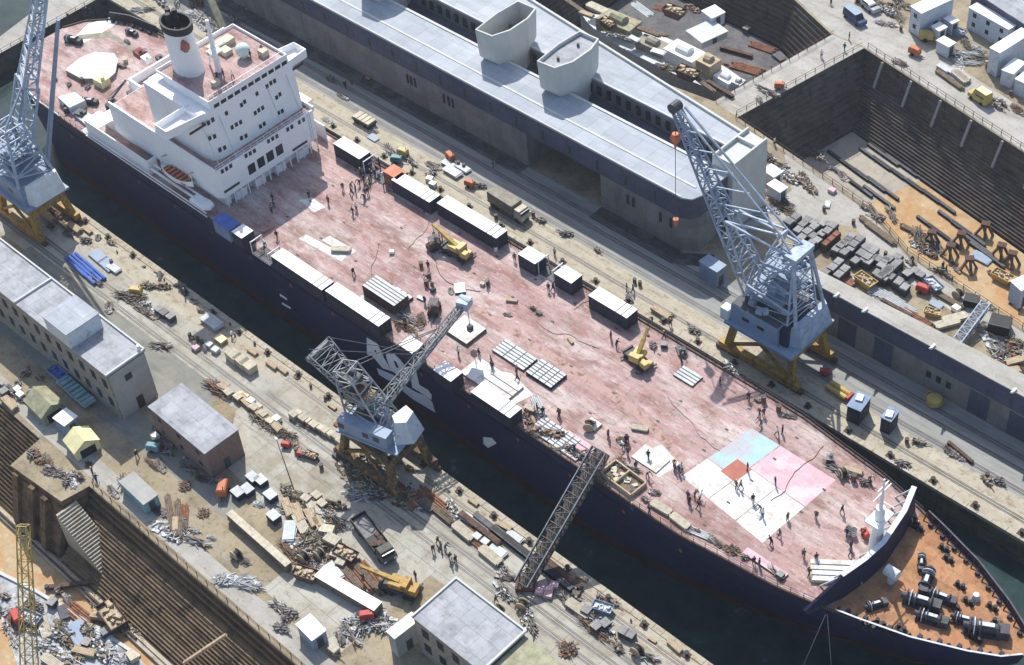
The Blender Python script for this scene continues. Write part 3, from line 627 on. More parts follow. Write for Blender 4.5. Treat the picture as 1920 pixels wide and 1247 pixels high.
# bridge with wings
v=MB(); v.prism([(-56.2,-20.4),(-53.2,-20.4),(-52.2,-13.6),(-52.2,3.6),(-52.4,8.0),(-55.4,8.0),(-56.2,3.6)],24.6,25.0)
v.prism([(-64,-12.4),(-52.1,-12.4),(-52.1,4.0),(-64,4.0)],25.0,27.1)
P(v,'bridge',['white_paint'],ship)
br=MB()
for a,b in (((-52.2,-13.6),(-53.2,-20.4)),((-53.2,-20.4),(-56.2,-20.4)),((-56.2,-20.4),(-56.2,-13.6)),((-52.1,4),(-52.4,8.0)),((-52.4,8.0),(-55.4,8.0)),((-55.4,8.0),(-56.2,4))):
    br.bar((*a,25.6),(*b,25.6),.14,1.3)
P(br,'wing_bulwark',['white_paint'],ship)
v=MB(); v.box(-65.8,-52.5,-12.2,3.8,27.1,27.14); P(v,'bridge_roof',['pink_deck'],ship)
v=MB()
for a,b in (((-52.2,-12.3),(-52.2,3.9)),((-66,-12.3),(-52.2,-12.3)),((-66,3.9),(-52.2,3.9)),((-66,-12.3),(-66,3.9))): v.bar((*a,27.35),(*b,27.35),.15,.6)
P(v,'roof_coaming',['white_paint'],ship)
v=MB(); v.box(-68,-64,-13,4,16.84,25.4); P(v,'rear_house',['white_paint'],ship)
v=MB(); v.box(-75,-68,-9.5,1,16.84,19.5); P(v,'funnel_base',['white_paint'],ship)
for i in range(11):
    y=-11.6+i*1.42
    v=MB(); v.box(-52.1,-52.04,y,y+1.05,25.9,26.65); P(v,'bridge_window',['dark_glass'],ship)
v=MB(); v.box(-52.0,-51.9,-17.2,-13.9,24.1,24.55); P(v,'wing_slot',['dark_glass'],ship)
v=MB(); v.box(-52.0,-51.9,4.3,6.6,24.1,24.55); P(v,'wing_slot',['dark_glass'],ship)
# portholes on the front
def cz2(a,b): return (180+a/4.157,200+b/4.157)
grp=[[(838,142),(878,128),(912,104)],[(1018,52)],[(1062,162),(1095,140),(1128,122)],[(1242,50),(1270,28),(1300,10)],[(1425,50),(1452,35)],[(1283,155),(1312,135)],[(888,248),(926,234)],[(1135,245),(1170,228)],[(968,338),(1004,320)]]
grp2=[[(985,505),(1018,485),(1050,463)],[(1170,384),(1202,365),(1235,345)],[(1345,270),(1378,250),(1410,232)],[(1495,178),(1527,158)],[(1585,122),(1618,102)]]
def pane(pts_,ax,depth,m,par,name,w_=.55,h_=.75,rake=False):
    for (a,b) in pts_:
        p=cz2(a,b)
        if rake:
            d=CAMR@Vector((p[0]-CX,p[1]-CY,F_)); n_=Vector((1,0,.08)); p0=Vector((-51.28+.03,0,16.8)); t=(p0-CAMP).dot(n_)/d.dot(n_); q3=CAMP+d*t
            v=MB(); v.add([(fr(q3.z+zz)+dx,q3.y+yy,q3.z+zz) for dx in (-.03,.05) for yy,zz in ((-w_/2,-h_/2),(w_/2,-h_/2),(w_/2,h_/2),(-w_/2,h_/2))],[(4,5,6,7),(0,1,5,4),(1,2,6,5),(2,3,7,6),(3,0,4,7)])
        else:
            q3=ON(0,-48.98,*p); v=MB(); v.box(-49.02,-48.95,q3.y-w_/2,q3.y+w_/2,q3.z-h_/2,q3.z+h_/2)
        P(v,name,[m],par)
for g_ in grp: pane(g_,0,0,'dark_glass',up,'window',rake=True)
for pts_ in ([(501,162),(508,156),(515,152)],[(453,197),(459,191)],[(482,176)],[(519,183),(525,177)]):
    for p in pts_[:3]: pane([((p[0]-180)*4.157,(p[1]-200)*4.157)],0,0,'dark_glass',up,'window',rake=True)
for g_ in grp2: pane(g_,0,0,'dark_glass',low,'window')
pane([(1215,483),(1287,433),(1358,385),(1430,337)],0,0,'dark_glass',low,'cargo_window',1.45,1.9)
pane([(1060,630),(1590,305)],0,0,'dark_steel',low,'vent_grille',3.2,.5)
v=MB()
for y in (-13,-9,-4.5,.5): v.box(-50.55,-49.6,y,y+2.2,DZ,DZ+1.6)
v.box(-50.5,-49.9,-15,-14,DZ,11); P(v,'deck_locker',['white_paint'],ship)
v=MB()
for i in range(14): y=-15+i*1.5; v.bar((-49.3,y,DZ),(-49.3,y,11.5),.18)
P(v,'stanchion',['white_paint'],ship).__setitem__('kind','stuff')
for y in (-14.6,-11.2,-1.2,2.9):
    v=MB(); v.bar((-49.9,y,17),(-51.95,y,24.4),.1); P(v,'downpipe',['pale_metal'],ship)
v=MB()
for k in range(15): v.bar((-49.3+.02,3.6,11.7+k*.36),(-48.95,3.6,11.7+k*.36),.05)
for dy in (-.22,.22): v.bar((-48.95,3.6+dy,11.5),(-48.95,3.6+dy,17.2),.06)
P(v,'ladder',['pale_metal'],low)
v=MB()
for k in range(15): y=-15.8+k*1.45; v.bar((-49.2,y,17.2),(-49.2,y,18.2),.05)
v.bar((-49.2,-15.8,18.2),(-49.2,4.6,18.2),.06); v.bar((-49.2,-15.8,17.7),(-49.2,4.6,17.7),.05); P(v,'guard_rail',['white_paint'],low)
# near-side promenade: outer bulwark and hull-side rail
v=MB(); v.box(-84.5,-66.5,-18.4,-18.2,DZ,12.0); v.box(-84.5,-80.5,-18.2,-15,11.8,12.0); v.box(-66.6,-66.4,-18.3,-16.5,DZ,12.0); P(v,'side_screen',['white_paint'],ship)
v=MB()
for k,z in ((0,DZ+.3),(1,DZ+1.1)): v.bar((-84,-19.1,z),(-50,-19.1,z),.14)
v.bar((-66,-18.2,DZ+1.6),(-52,-18.2,DZ+1.6),.35,.2); v.bar((-66,-17.4,DZ+1.9),(-52,-17.4,DZ+1.9),.25,.2)
P(v,'side_rail',['white_paint'],ship)
v=MB(); v.prism([(-54.5,-19.0),(-50.8,-19.0),(-49.9,-18.2),(-50.3,-17.1),(-51.5,-16.9),(-54.5,-17.4)],DZ+1.2,DZ+1.7); P(v,'side_platform',['white_paint'],ship)
# far side promenade
v=MB(); v.box(-84,-50,7.0,7.2,DZ,12); v.box(-66,-52,5.2,7.0,16.4,16.7); P(v,'side_screen',['white_paint'],ship)
# lifeboats on davits
def lifeboat(x,y,z):
    b=MB(); n=9; rows=[]; 
    for i in range(n):
        t=-1+2*i/(n-1); w_=1.35*(1-abs(t)**2.6); xx=x+t*4.4; k=.35*abs(t)**3
        rows.append([(xx,y-w_,z+1.5+k),(xx,y-w_*.9,z+.7+k),(xx,y-w_*.4,z+.1+k*2),(xx,y,z+k*2),(xx,y+w_*.4,z+.1+k*2),(xx,y+w_*.9,z+.7+k),(xx,y+w_,z+1.5+k),(xx,y+w_*.86,z+1.5+k),(xx,y+w_*.75,z+.9+k),(xx,y-w_*.75,z+.9+k),(xx,y-w_*.86,z+1.5+k)])
    b.grid(rows,close=True); o=fix_normals(P(b,'lifeboat',['sail_white'],ship))
    b=MB()
    for i in range(6): b.box(x-2.7+i*1.0,x-2.3+i*1.0,y-1.05,y+1.05,z+1.1,z+1.25)
    P(b,'thwart',['orange'],o)
    b=MB(); b.box(x-3.3,x+3.2,y-.95,y+.95,z+.95,z+1.05); P(b,'bottom_boards',['brick_red'],o)
    b=MB()
    for k in (-3.6,3.6): b.bar((x+k,y+1.6,DZ+2.4),(x+k,y+1.7,z+2.6),.3); b.bar((x+k,y+1.7,z+2.6),(x+k,y,z+3.0),.25); b.bar((x+k,y,z+3.0),(x+k,y,z+1.6),.06)
    P(b,'davit',['cream'],ship)
lifeboat(-59.3,-17.3,11.2); lifeboat(-60,6.6,11.2)
# funnel
FX,FY=-62.6,-8.2
def ell(cx,cy,z,a,b,n=20,tip=1.0): return [(cx+a*math.cos(2*math.pi*i/n),cy+b*math.sin(2*math.pi*i/n),z) for i in range(n)]
v=MB(); v.grid([ell(FX,FY,16.8,3.4,2.4),ell(FX,FY,27,3.2,2.3),ell(FX-.6,FY+.1,33.0,2.9,2.1),ell(FX-.8,FY+.2,35.0,2.9,2.1)],close=True); fu=fix_normals(P(v,'funnel',['white_paint'],ship,smooth=True))
v=MB(); v.grid([ell(FX-.8,FY+.2,34.6,3.1,2.3),ell(FX-.8,FY+.2,35.9,3.2,2.35),ell(FX-.8,FY+.2,35.9,2.85,2.0),ell(FX-.8,FY+.2,34.0,2.7,1.9)],close=True); v.add(ell(FX-.8,FY+.2,34.1,2.7,1.9),[tuple(range(20))]); fix_normals(P(v,'funnel_cap',['black'],fu))
v=MB()
for a,b in ((-1.8,.3),(-.6,-.6),(-.8,.9)): v.tube((FX+a-.8,FY+b,34.3),(FX+a-.8,FY+b,37.4),.45,10)
P(v,'exhaust_pipe',['black'],fu)
e_=[(345.5,84),(349,78),(354,82),(355,90),(350,98),(345,98)]
v=MB(); W=[ON(0,FX+2.75,*p) for p in e_]; v.add([(FX+2.95,w_.y,w_.z) for w_ in W]+[(FX+1.8,w_.y,w_.z) for w_ in W],[tuple(range(6))]+[(i,(i+1)%6,6+(i+1)%6,6+i) for i in range(6)]); fix_normals(P(v,'funnel_badge',['mark_red'],fu))
v=MB(); v.tube((-58,-5.6,27.1),(-58,-5.6,37),.55,10,.3); v.bar((-58,-8.4,34),(-58,-2.8,34),.22); v.box(-58.5,-57.0,-6.6,-4.6,31,31.2); v.bar((-60.5,-5.6,27.1),(-58,-5.6,33),.25); v.tube((-58,-5.6,35),(-57.4,-5.6,35),.2,6); v.bar((-57.3,-7.4,32.2),(-57.3,-3.6,32.2),.3,.18); P(v,'radar_mast',['white_paint'],ship)
def dome(mb,x,y,z,r,n=12):
    R=[]
    for i in range(6):
        t=i/5*math.pi*.62; R.append([(x+r*math.sin(t+.02)*math.cos(2*math.pi*j/n),y+r*math.sin(t+.02)*math.sin(2*math.pi*j/n),z+r*.36+r*math.cos(t)) for j in range(n)])
    mb.grid(R,close=True)
v=MB(); dome(v,-57.6,-.6,28.1,1.25); v.tube((-57.6,-.6,27.1),(-57.6,-.6,28.6),.6,10); P(v,'radar_dome',['mint'],ship,smooth=True)
v=MB(); v.box(-61.8,-60,-2.5,-1,27.14,28); v.box(-63.8,-62,-3.5,1.2,27.14,28.2); v.box(-55.8,-55,-9,-7.6,27.14,28); v.box(-56.2,-54.8,1.2,2.4,27.14,28.2); P(v,'deck_locker',['cream'],ship)
# rails on the bridge roof
v=MB()
for i in range(17): y=-12+i*.98; v.bar((-52.6,y,27.1),(-52.6,y,28.3),.06)
v.bar((-52.6,-12,28.3),(-52.6,3.7,28.3),.07)
P(v,'guard_rail',['white_paint'],ship)
# aft house: walled deck enclosures
def walls(poly,z0,z1,t=.35):
    v=MB(); n=len(poly)
    for i in range(n): a=poly[i]; b=poly[(i+1)%n]; v.bar((a[0],a[1],(z0+z1)/2),(b[0],b[1],(z0+z1)/2),t,z1-z0)
    return v
a1=[(-85,-7.6),(-72,-7.6),(-72,-12.6),(-74.4,-12.6),(-74.4,-15.6),(-67,-15.6),(-67,2),(-85,2)]
v=MB(); v.prism([(-85,-7.6),(-68,-7.6),(-68,3),(-85,3)],DZ,12.6); v.prism([(-78,-12.6),(-68,-12.6),(-68,-7.6),(-78,-7.6)],DZ,11.4); P(v,'aft_house',['white_paint'],ship)
v=MB(); v.box(-84.9,-68,-7.4,2.9,12.6,12.64); P(v,'aft_house_deck',['pink_deck'],ship)
v=walls([(-85,-7.6),(-72.2,-7.6),(-72.2,-12.6),(-68,-12.6),(-68,3),(-85,3)],12.4,14.2); P(v,'aft_bulwark',['white_paint'],ship)
v=MB(); v.prism(gp([(268,205),(325,195),(290,240),(262,222)],13.5),DZ,13.4); P(v,'aft_trunk',['pale_metal'],ship)
for px,py,s,m_ in ((262,102,1.6,'brick_red'),(275,112,1.4,'white_paint'),(300,190,1.4,'rust'),(318,175,1.2,'cream'),(150,210,1.5,'dark_steel'),(250,175,1.8,'dark_steel'),(215,200,2.2,'navy_paint'),(190,150,2.0,'pale_yellow'),(208,190,1.2,'dark_steel'),(300,110,1.2,'dark_steel')):
    g_=G(px,py,DZ+1 if px<255 else 13); v=MB(); z0=DZ if px<255 else 12.64; v.ob((g_.x,g_.y,z0),(s*1.2,s,s*.7),random.uniform(-15,15)); v.tube((g_.x+s*.3,g_.y,z0+s*.7),(g_.x+s*.3,g_.y,z0+s*1.0),s*.2,8); P(v,'deck_fitting',[m_],ship)
# aft winches, crane post
for px,py,rz,s in ((165,190,30,.7),(128,195,-40,.8),(245,60,10,.6),(135,75,20,.8)):
    g_=G(px,py,DZ+.5); winch(g_.x,g_.y,rz,s)
v=MB(); g_=G(214,205,DZ); v.tube((g_.x,g_.y,DZ),(g_.x,g_.y,DZ+2.4),.6,10); b=G(236,150,DZ+4); v.bar((g_.x,g_.y,DZ+2.2),b,.3); v.bar((g_.x,g_.y,DZ+3),b,.12); P(v,'stores_crane',['dark_steel'],ship)
deck_patch('primer_patch',[(140,70),(165,45),(205,33),(222,42),(190,62),(150,85)],'sail_white',DZ+.012)
v=MB(); W=gp([(108,182),(140,172),(160,188),(130,202)],DZ+1.5); v.prism(W,DZ,DZ+1.5); P(v,'hatch_box',['sheet_metal'],ship)
v=MB(); W=gp([(130,208),(150,202),(190,228),(168,240)],DZ+.5); v.prism(W,DZ,DZ+.6); P(v,'hatch_box',['sheet_metal'],ship)
v=MB(); v.box(-86,-74,-19.0,-17.6,DZ,DZ+.2); P(v,'fender_strake',['pale_metal'],ship)
# ================= PROTOTYPE OBJECTS =================
FIRST={}
def place(kind,make,loc,rz=0,label=None,group=None,cat=None,sc=None):
    "the first use builds the object, later ones copy it with its parts"
    if kind not in FIRST:
        o=make(); FIRST[kind]=o; o.location=loc; o.rotation_euler=(0,0,RAD(rz))
        if sc: o.scale=sc
        if label: o['label']=label
        if group: o['group']=group
        return o
    return dup(FIRST[kind],loc,rz,label,group,sc)
def mk(name,cat,parts,tags='x'):
    def f():
        t=thing(name,tags,cat)
        for nm,mats,fn in parts:
            mb=MB(); r=fn(mb); mb.build(nm,mats,t)
        return t
    return f
def container(L,wall,roof,stripes=True,open_=False):
    def f():
        t=thing('shipping_container','x','container'); h=2.55; W=1.22; l=L/2
        b=MB()
        if not open_:
            b.box(-l+.06,l-.06,-W+.05,W-.05,.05,h-.08)
            n=int(L/.6)
            for i in range(n):
                x=-l+.3+i*(L-.6)/(n-1); 
                for s_ in (-1,1): b.box(x-.12,x+.12,s_*(W-.05),s_*(W),.15,h-.15)
        else:
            b.box(-l+.06,l-.06,-W+.05,W-.05,.05,.22)
        b.build('body',[wall],t)
        c=MB()
        for x in (-l,l-.14):
            for y in (-W,W-.14): c.box(x,x+.14,y,y+.14,0,h)
        for y in (-W,W-.12):
            c.box(-l,l,y,y+.12,0,.12)
            if not open_: c.box(-l,l,y,y+.12,h-.13,h-.01)
        for x in (-l,l-.14): c.box(x,x+.14,-W,W,h-.16,h-.005)
        c.build('frame',[roof if open_ else wall],t)
        if not open_:
            r=MB(); r.box(-l+.0,l-.0,-W+.0,W-.0,h,h+.05); r.build('roof',[roof],t)
            if stripes:
                for k in (1.0,2.1):
                    s_=MB(); s_.box(l-k-.14,l-k,-W,W,h+.05,h+.075); s_.build('roof_bow',['dark_steel'],t)
            d=MB(); 
            for y in (-.6,.6): d.box(l-.05,l+.02,y-.56,y+.56,.15,h-.2); 
            for y in (-.8,-.3,.3,.8): d.tube((l+.05,y,.2),(l+.05,y,h-.25),.03,6)
            d.build('door',[wall],t)
        return t
    return f
NAVYSHADE='navy_shade_box'; mat('navy_shade_box',(.025,.028,.05),.6,.3,1)  # dark navy; on the containers the shade of their sides is in this colour
def cpos(tl,z,L):
    g=G(*tl,z+2.6); return Vector((g.x+L/2,g.y,z))
# ---- deck containers: (px of roof centre, length, stripes, label) ----
CT=[((566,504),12.1,1,'white-roofed container nearest the stern in the long near-side deck row'),
 ((670,570),12.1,1,'white-roofed container with end stripes at the bow end of the long near-side deck row'),
 ((779,351),9.0,1,'white-roofed container at the stern end of the long far-side deck row'),
 ((884,406),13.4,1,'white-roofed container with striped end at the bow end of the long far-side deck row'),
 ((659,277),6.6,0,'pale-roofed container beside the far corner of the superstructure'),
 ((771,646),2.9,0,'small square white-roofed container on the near deck edge under the crane jib'),
 ((840,696),3.6,0,'white-roofed short container on the near deck edge right of the crane jib'),
 ((997,478),3.6,0,'first small white-roofed container right of the long far-side row'),
 ((1065,514),3.6,0,'second small white-roofed container, beside the open flat rack on the far deck edge'),
 ((1149,567),7.6,1,'long white-roofed container standing alone on the far deck edge'),
 ((930,750),7.8,1,'wide white-roofed container beside the white tarpaulins on the near deck edge')]
for px,L,stp,lab in CT:
    g=G(*px,DZ+2.6); y=g.y
    place('cont%.1f%d'%(L,stp),container(L,'navy_shade_box','container_white',bool(stp)),(g.x,y,DZ+.02),0,lab,'white-roofed containers along the deck edges')
for px,L,lab in (((497,463),4.5,'open steel flat rack at the head of the near-side container row'),((708,312),4.6,'open steel flat rack with white top frame between two far-side containers'),((1032,497),3.2,'open flat rack between the two small far-side containers'),((690,300),3,'dark open rack piled with gear beside the far-side white container')):
    g=G(*px,DZ+2.0); place('flat%.1f'%L,container(L,'dark_steel','sail_white' if px[0]!=690 else 'navy_shade_box',False,True),(g.x,g.y,DZ+.02),0,lab,'open flat racks on the deck')
mk_or=container(3.4,'rust','orange',False); g=G(738,326,DZ+2.4); place('orange_c',mk_or,(g.x,g.y+.4,DZ+.02),0,'short orange-topped container at the stern end of the far-side row')
g=G(425,418,DZ+2.3); place('blue_c',container(4.2,'blue_box','blue',False),(g.x,g.y,DZ+.02),0,'blue-topped container on the near deck edge beside the superstructure')
g=G(455,436,DZ+2.3); place('white_c',container(2.6,'navy_shade_box','container_white',False),(g.x,g.y,DZ+.02),0,'small white-topped box between the blue container and the open flat rack')
# hatch panels, gratings, pallets on deck
def panel(L,W,h,top,side,bars=0,cross=0):
    def f():
        t=thing('deck_panel','x','panel'); b=MB(); b.box(-L/2,L/2,-W/2,W/2,0,h); b.build('frame',[side],t)
        b=MB(); b.box(-L/2+.03,L/2-.03,-W/2+.03,W/2-.03,h,h+.05); b.build('top',[top],t)
        if bars or cross:
            b=MB()
            for i in range(1,bars): y=-W/2+W*i/bars; b.box(-L/2,L/2,y-.07,y+.07,h+.05,h+.09)
            for i in range(1,cross): x=-L/2+L*i/cross; b.box(x-.07,x+.07,-W/2,W/2,h+.05,h+.085)
            b.build('slats',['dark_steel'],t)
        return t
    return f
PN=[((722,545),7.2,3.0,2.0,'sheet_metal','rust_dark',5,0,'raised slatted grey-white box on the deck behind the near container row'),
 ((748,556),3.6,2.6,.4,'sheet_metal','rust_dark',4,3,'low slatted pallet stack beside the raised slatted box'),
 ((873,618),4.6,4.2,.5,'mark_white','timber_dark',0,0,'large white panel with dark edge under the crane jib tip'),
 ((965,665),6.4,3.0,.3,'sheet_metal','timber_dark',5,3,'slatted grey grating panel left of the brown deck seam'),
 ((1024,700),5.0,3.4,.5,'sheet_metal','black',6,4,'slatted grey grating panel with black edge beside the brown deck seam'),
 ((1040,815),7.0,3.2,.3,'sheet_metal','timber_dark',6,6,'slatted pale grating beside the people at the near deck edge'),
 ((905,700),5.5,4.0,.25,'mark_white','timber',0,0,'white tarpaulin-covered panel next to the short white container'),
 ((940,722),5.5,3.6,.3,'mark_white','timber',3,0,'bright white panel behind the wide white container'),
 ((862,540),1.7,2.2,.3,'sail_white','dark_steel',0,0,'small tilted white plate lying in the middle of the deck'),
 ((1290,705),3.6,2.4,.2,'sheet_metal','timber_dark',4,0,'pale grating lying beside the far deck edge below the right crane'),
 ((1568,1070),6.4,3.4,.5,'mark_white','pale_yellow',4,0,'white stack of sheets just behind the breakwater'),
 ((1408,1083),6.6,1.2,.2,'pale_pink','rust',0,0,'pale pink plate lying on the near deck edge near the bow'),
 ((1050,855),4.6,3.6,.2,'pale_pink','rust',4,0,'pale pink planked panel on the near deck edge left of the dark gangway'),
 ((1220,860),4.5,3,.12,'mark_white','timber',0,0,'thin white sheet spread on the deck right of the dark gangway'),
 ((1112,795),2.0,1.6,.3,'sail_white','timber',0,0,'small white bundle on the deck near the group of people')]
for i,(px,L,W,h,tp,sd,b,c,lab) in enumerate(PN):
    g=G(*px,DZ+h); rz={8:50,10:38}.get(i,0); yy=max(g.y,SY-hw(g.x)+W/2+.5+(1.2 if i==11 else 0)); place('pn%d'%i,panel(L,W,h,tp,sd,b,c),(g.x,yy,DZ+.03),rz,lab,'panels and gratings laid on the deck')
# ---- cranes on the deck ----
def mobile_crane(boomdir,el,blen,body='yellow'):
    def f():
        t=thing('mobile_crane','x','mobile crane')
        b=MB(); b.box(-3.2,3.2,-1.2,1.2,.7,1.3); b.box(-3.4,-3.0,-1.2,1.2,.6,1.6); b.build('chassis',['dark_steel'],t)
        for x in (-2.3,-1.1,1.4,2.5):
            for y in (-1.25,1.25): b=MB(); b.tube((x,y-.18,.5),(x,y+.18,.5),.5,12); b.build('wheel',['tyre'],t)
        b=MB(); b.box(1.7,3.3,-1.15,0,1.3,2.5); b.box(1.9,3.1,-.3,1.1,1.3,1.9); b.build('cab',[body],t)
        b=MB(); b.tube((0,0,1.3),(0,0,1.6),.9,14); b.ob((0,0,1.6),(3.2,2.2,1.1),boomdir); a=RAD(boomdir); b.ob((-math.cos(a)*1.3,-math.sin(a)*1.3,1.6),(1.0,2.2,1.6),boomdir); b.build('upper_body',[body],t)
        d=Vector((math.cos(a)*math.cos(RAD(el)),math.sin(a)*math.cos(RAD(el)),math.sin(RAD(el)))); p=Vector((0,0,2.4)); e=p+d*blen
        b=MB(); b.bar(p,p+d*blen*.6,.7,.8); b.bar(p+d*blen*.55,e,.5,.55); b.build('boom',[body],t)
        b=MB(); b.bar(e,e-Vector((0,0,min(2.2,e.z-.8))),.06); b.ob(e-Vector((0,0,min(2.6,e.z-.3))),(.4,.4,.5)); b.build('hook',['dark_steel'],t)
        for x in (-2.8,2.9): b=MB(); b.box(x-.15,x+.15,-2.2,2.2,.35,.55); b.build('outrigger',['dark_steel'],t)
        return t
    return f
g=G(858,478,DZ); place('mc1',mobile_crane(180,24,6.5),(g.x,g.y,DZ+.02),4,'yellow mobile crane with boom pointing towards the stern, on the pink deck',sc=(.8,.8,.8))
g=G(1197,680,DZ); place('mc2',mobile_crane(110,45,5.5),(g.x,g.y,DZ+.02),-10,'yellow mobile crane beside the far deck edge, boom pointing over the lone container',sc=(.75,.75,.75))
g=G(752,1108,0); place('mc3',mobile_crane(178,8,7.0,'crane_yellow'),(g.x,g.y,.02),22,'pale yellow mobile crane on the quay beside the long white boxes',sc=(.85,.85,.85))
g=G(60,440,0)
def forklift():
    t=thing('forklift','x','forklift'); b=MB(); b.box(-1.2,1,-.7,.7,.35,1.2); b.box(-1.4,-1,-.65,.65,.3,1.1); b.build('body',['rust_dark'],t)
    b=MB()
    for x,y in ((-.8,-.6),(-.8,.6),(.6,-.6),(.6,.6)): b.bar((x,y,1.1),(x,y,2.2),.08)
    b.box(-.9,.7,-.7,.7,2.2,2.28); b.build('canopy',['dark_steel'],t)
    for x in (-.8,.8):
        for y in (-.7,.7): b=MB(); b.tube((x,y-.12,.38),(x,y+.12,.38),.38,10); b.build('wheel',['tyre'],t)
    b=MB()
    for y in (-.4,.4): b.bar((1.15,y,.1),(1.15,y,2.6),.12); b.bar((1.1,y,.12),(2.3,y,.12),.14,.06)
    b.build('mast',['dark_steel'],t); return t
g=G(815,586,DZ); place('fl',forklift,(g.x,g.y,DZ+.02),-60,'dark forklift standing in the middle of the deck near the crane jib tip')
g=G(817,465,DZ); place('fl',forklift,(g.x,g.y,DZ+.02),80,'dark forklift beside the yellow mobile crane on deck')
# ================= QUAYSIDE JIB CRANES =================
def portal(t,x0,x1,y0,y1,h,m='crane_yellow'):
    for x in (x0,x1):
        for y in (y0,y1): b=MB(); b.bar((x,y,.8),(x+(.9 if x==x0 else -.9),y+(.7 if y==y0 else -.7),h),1.0); b.build('leg',[m],t)
    for y in (y0,y1): b=MB(); b.bar((x0-1.2,y,1.2),(x1+1.2,y,1.2),1.1,1.2); b.build('sill_beam',[m],t)
    b=MB(); 
    for y in (y0+.6,y1-.6): b.bar((x0+.5,y,h),(x1-.5,y,h),1.0,1.2)
    for x in (x0+.8,x1-.8): b.bar((x,y0+.6,h),(x,y1-.6,h),1.0,1.2)
    for s_ in (0,1):
        y=(y0,y1)[s_]; b.bar((x0,y,1.5),((x0+x1)/2,y,h-.5),.45); b.bar((x1,y,1.5),((x0+x1)/2,y,h-.5),.45)
    b.build('portal_frame',[m],t)
    for x in (x0-1.0,x0+1.4,x1-1.4,x1+1.0):
        for y in (y0,y1): b=MB(); b.ob((x,y,.06),(1.8,.8,.7)); b.build('bogie',['rust_dark'],t)
    b=MB(); b.tube(((x0+x1)/2,(y0+y1)/2,h+.5),((x0+x1)/2,(y0+y1)/2,h+1.4),min(y1-y0,x1-x0)*.36,20); b.build('slew_ring',['dark_steel'],t)
def lerp3(a,b,t): return Vector(a).lerp(Vector(b),t)
# right-hand crane
cr=thing('dockyard_crane','tall pale blue lattice crane on yellow portal right of the ship, jib over the warehouse','crane',(34.5,22.6,0))
def rel(p,o=(34.5,22.6,0)): return (p[0]-o[0],p[1]-o[1],p[2]-o[2])
portal(cr,-6.3,6.0,-4.2,4.2,6.0)
b=MB(); b.box(-6,6.4,-5.6,5.0,7.3,7.7); b.build('platform',['grey_blue'],cr)
b=MB(); b.box(-5.4,3.2,-4.8,4.2,7.7,11.2); h_=b.build('machinery_house',['grey_blue'],cr)
b=MB(); b.box(3.2,4.6,-4.2,4.2,7.7,10.8); b.build('house_end',['navy_paint'],cr)
b=MB(); b.prism([(4.6,-3.6),(6.3,-3.0),(6.3,4.6),(4.6,4.8)],7.7,11.3,top=[(4.6,-3.4),(5.5,-2.4),(5.5,4.0),(4.6,4.6)]); b.build('counterweight_cover',['grey_blue_pale'],cr)
b=MB(); b.box(-5.3,3.1,-4.7,4.1,11.2,11.35); b.build('roof',['dark_steel'],h_)
b=MB()
for x in (-3.2,-.4): b.box(x,x+1.2,-4.86,-4.8,9.2,9.8)
b.build('window',['dark_glass'],h_)
for k in range(10):
    b=MB(); b.ob((random.uniform(-5,2.6),random.uniform(-4,3.5),11.35),(random.uniform(.6,1.6),random.uniform(.5,1.4),random.uniform(.5,1.3)),random.uniform(0,90)); b.build('machinery',[random.choice(['grey_blue','dark_steel','grey_blue_pale'])],h_)
b=MB(); b.ob((-6.4,-4.4,7.4),(1.4,1.4,2.2)); b.build('driver_cab',['sail_white'],cr)
O=(34.5,22.6,0)
b=MB() # tower / A-frame
A=[(-3.2,-3.4,11.3),(3.9,-3.4,11.3),(3.9,3.4,11.3),(-3.2,3.4,11.3)]; B=[(-1.5,-1.8,21),(3.2,-1.8,22.5),(3.2,1.8,22.5),(-1.5,1.8,21)]
b.truss(A,B,6,.26,.13)
for s_ in (-1,1): b.bar((5.4,s_*3.4,11.3),(3.2,s_*1.8,23),.4); b.bar((-4.5,s_*3.2,12),(3.2,s_*1.8,22.5),.35); b.bar((4.6,s_*3.8,14.5),(-3.5,s_*3.8,15.5),.25)
b.box(1.8,3.8,-2.2,2.2,22.4,23.2); b.build('tower_frame',['grey_blue_pale'],cr)
for zz,xx,w_ in ((13.6,-.5,3.4),(16.2,0,3.0),(18.8,.6,2.4)):
    b=MB(); b.box(xx-2.8,xx+2.8,-w_,w_,zz,zz+.12); 
    for y in (-w_,w_): b.bar((xx-2.8,y,zz+1.1),(xx+2.8,y,zz+1.1),.09)
    for k in range(6): b.ob((xx+random.uniform(-2,2),random.uniform(-w_,w_)*.8,zz),(random.uniform(.5,1.3),random.uniform(.4,1.2),random.uniform(.4,1.3)),random.uniform(0,90))
    b.build('gallery',['grey_blue'],cr)
def jib(t,base,tip,w0,h0,w1,h1,n,m,wc=.4,wb=.2,name='jib'):
    base=Vector(base); tip=Vector(tip); d=(tip-base).normalized(); s_=d.cross(Vector((0,0,1))).normalized(); u=s_.cross(d)
    A=[base+s_*a*w0/2+u*c*h0/2 for a,c in ((-1,-1),(1,-1),(1,1),(-1,1))]; B=[tip+s_*a*w1/2+u*c*h1/2 for a,c in ((-1,-1),(1,-1),(1,1),(-1,1))]
    b=MB(); b.truss(A,B,n,wc,wb); return b.build(name,[m],t)
T1=Vector(rel(G(1266,200,40)))
mid=Vector((-4.2,-.4,12.2)).lerp(T1,.38)
jib(cr,(-4.2,-.3,12.2),mid,5.2,1.1,3.0,1.8,6,'grey_blue_pale',.26,.13)
jib(cr,mid,T1,3.0,1.8,1.0,.9,13,'grey_blue',.26,.14,'jib')
b=MB()
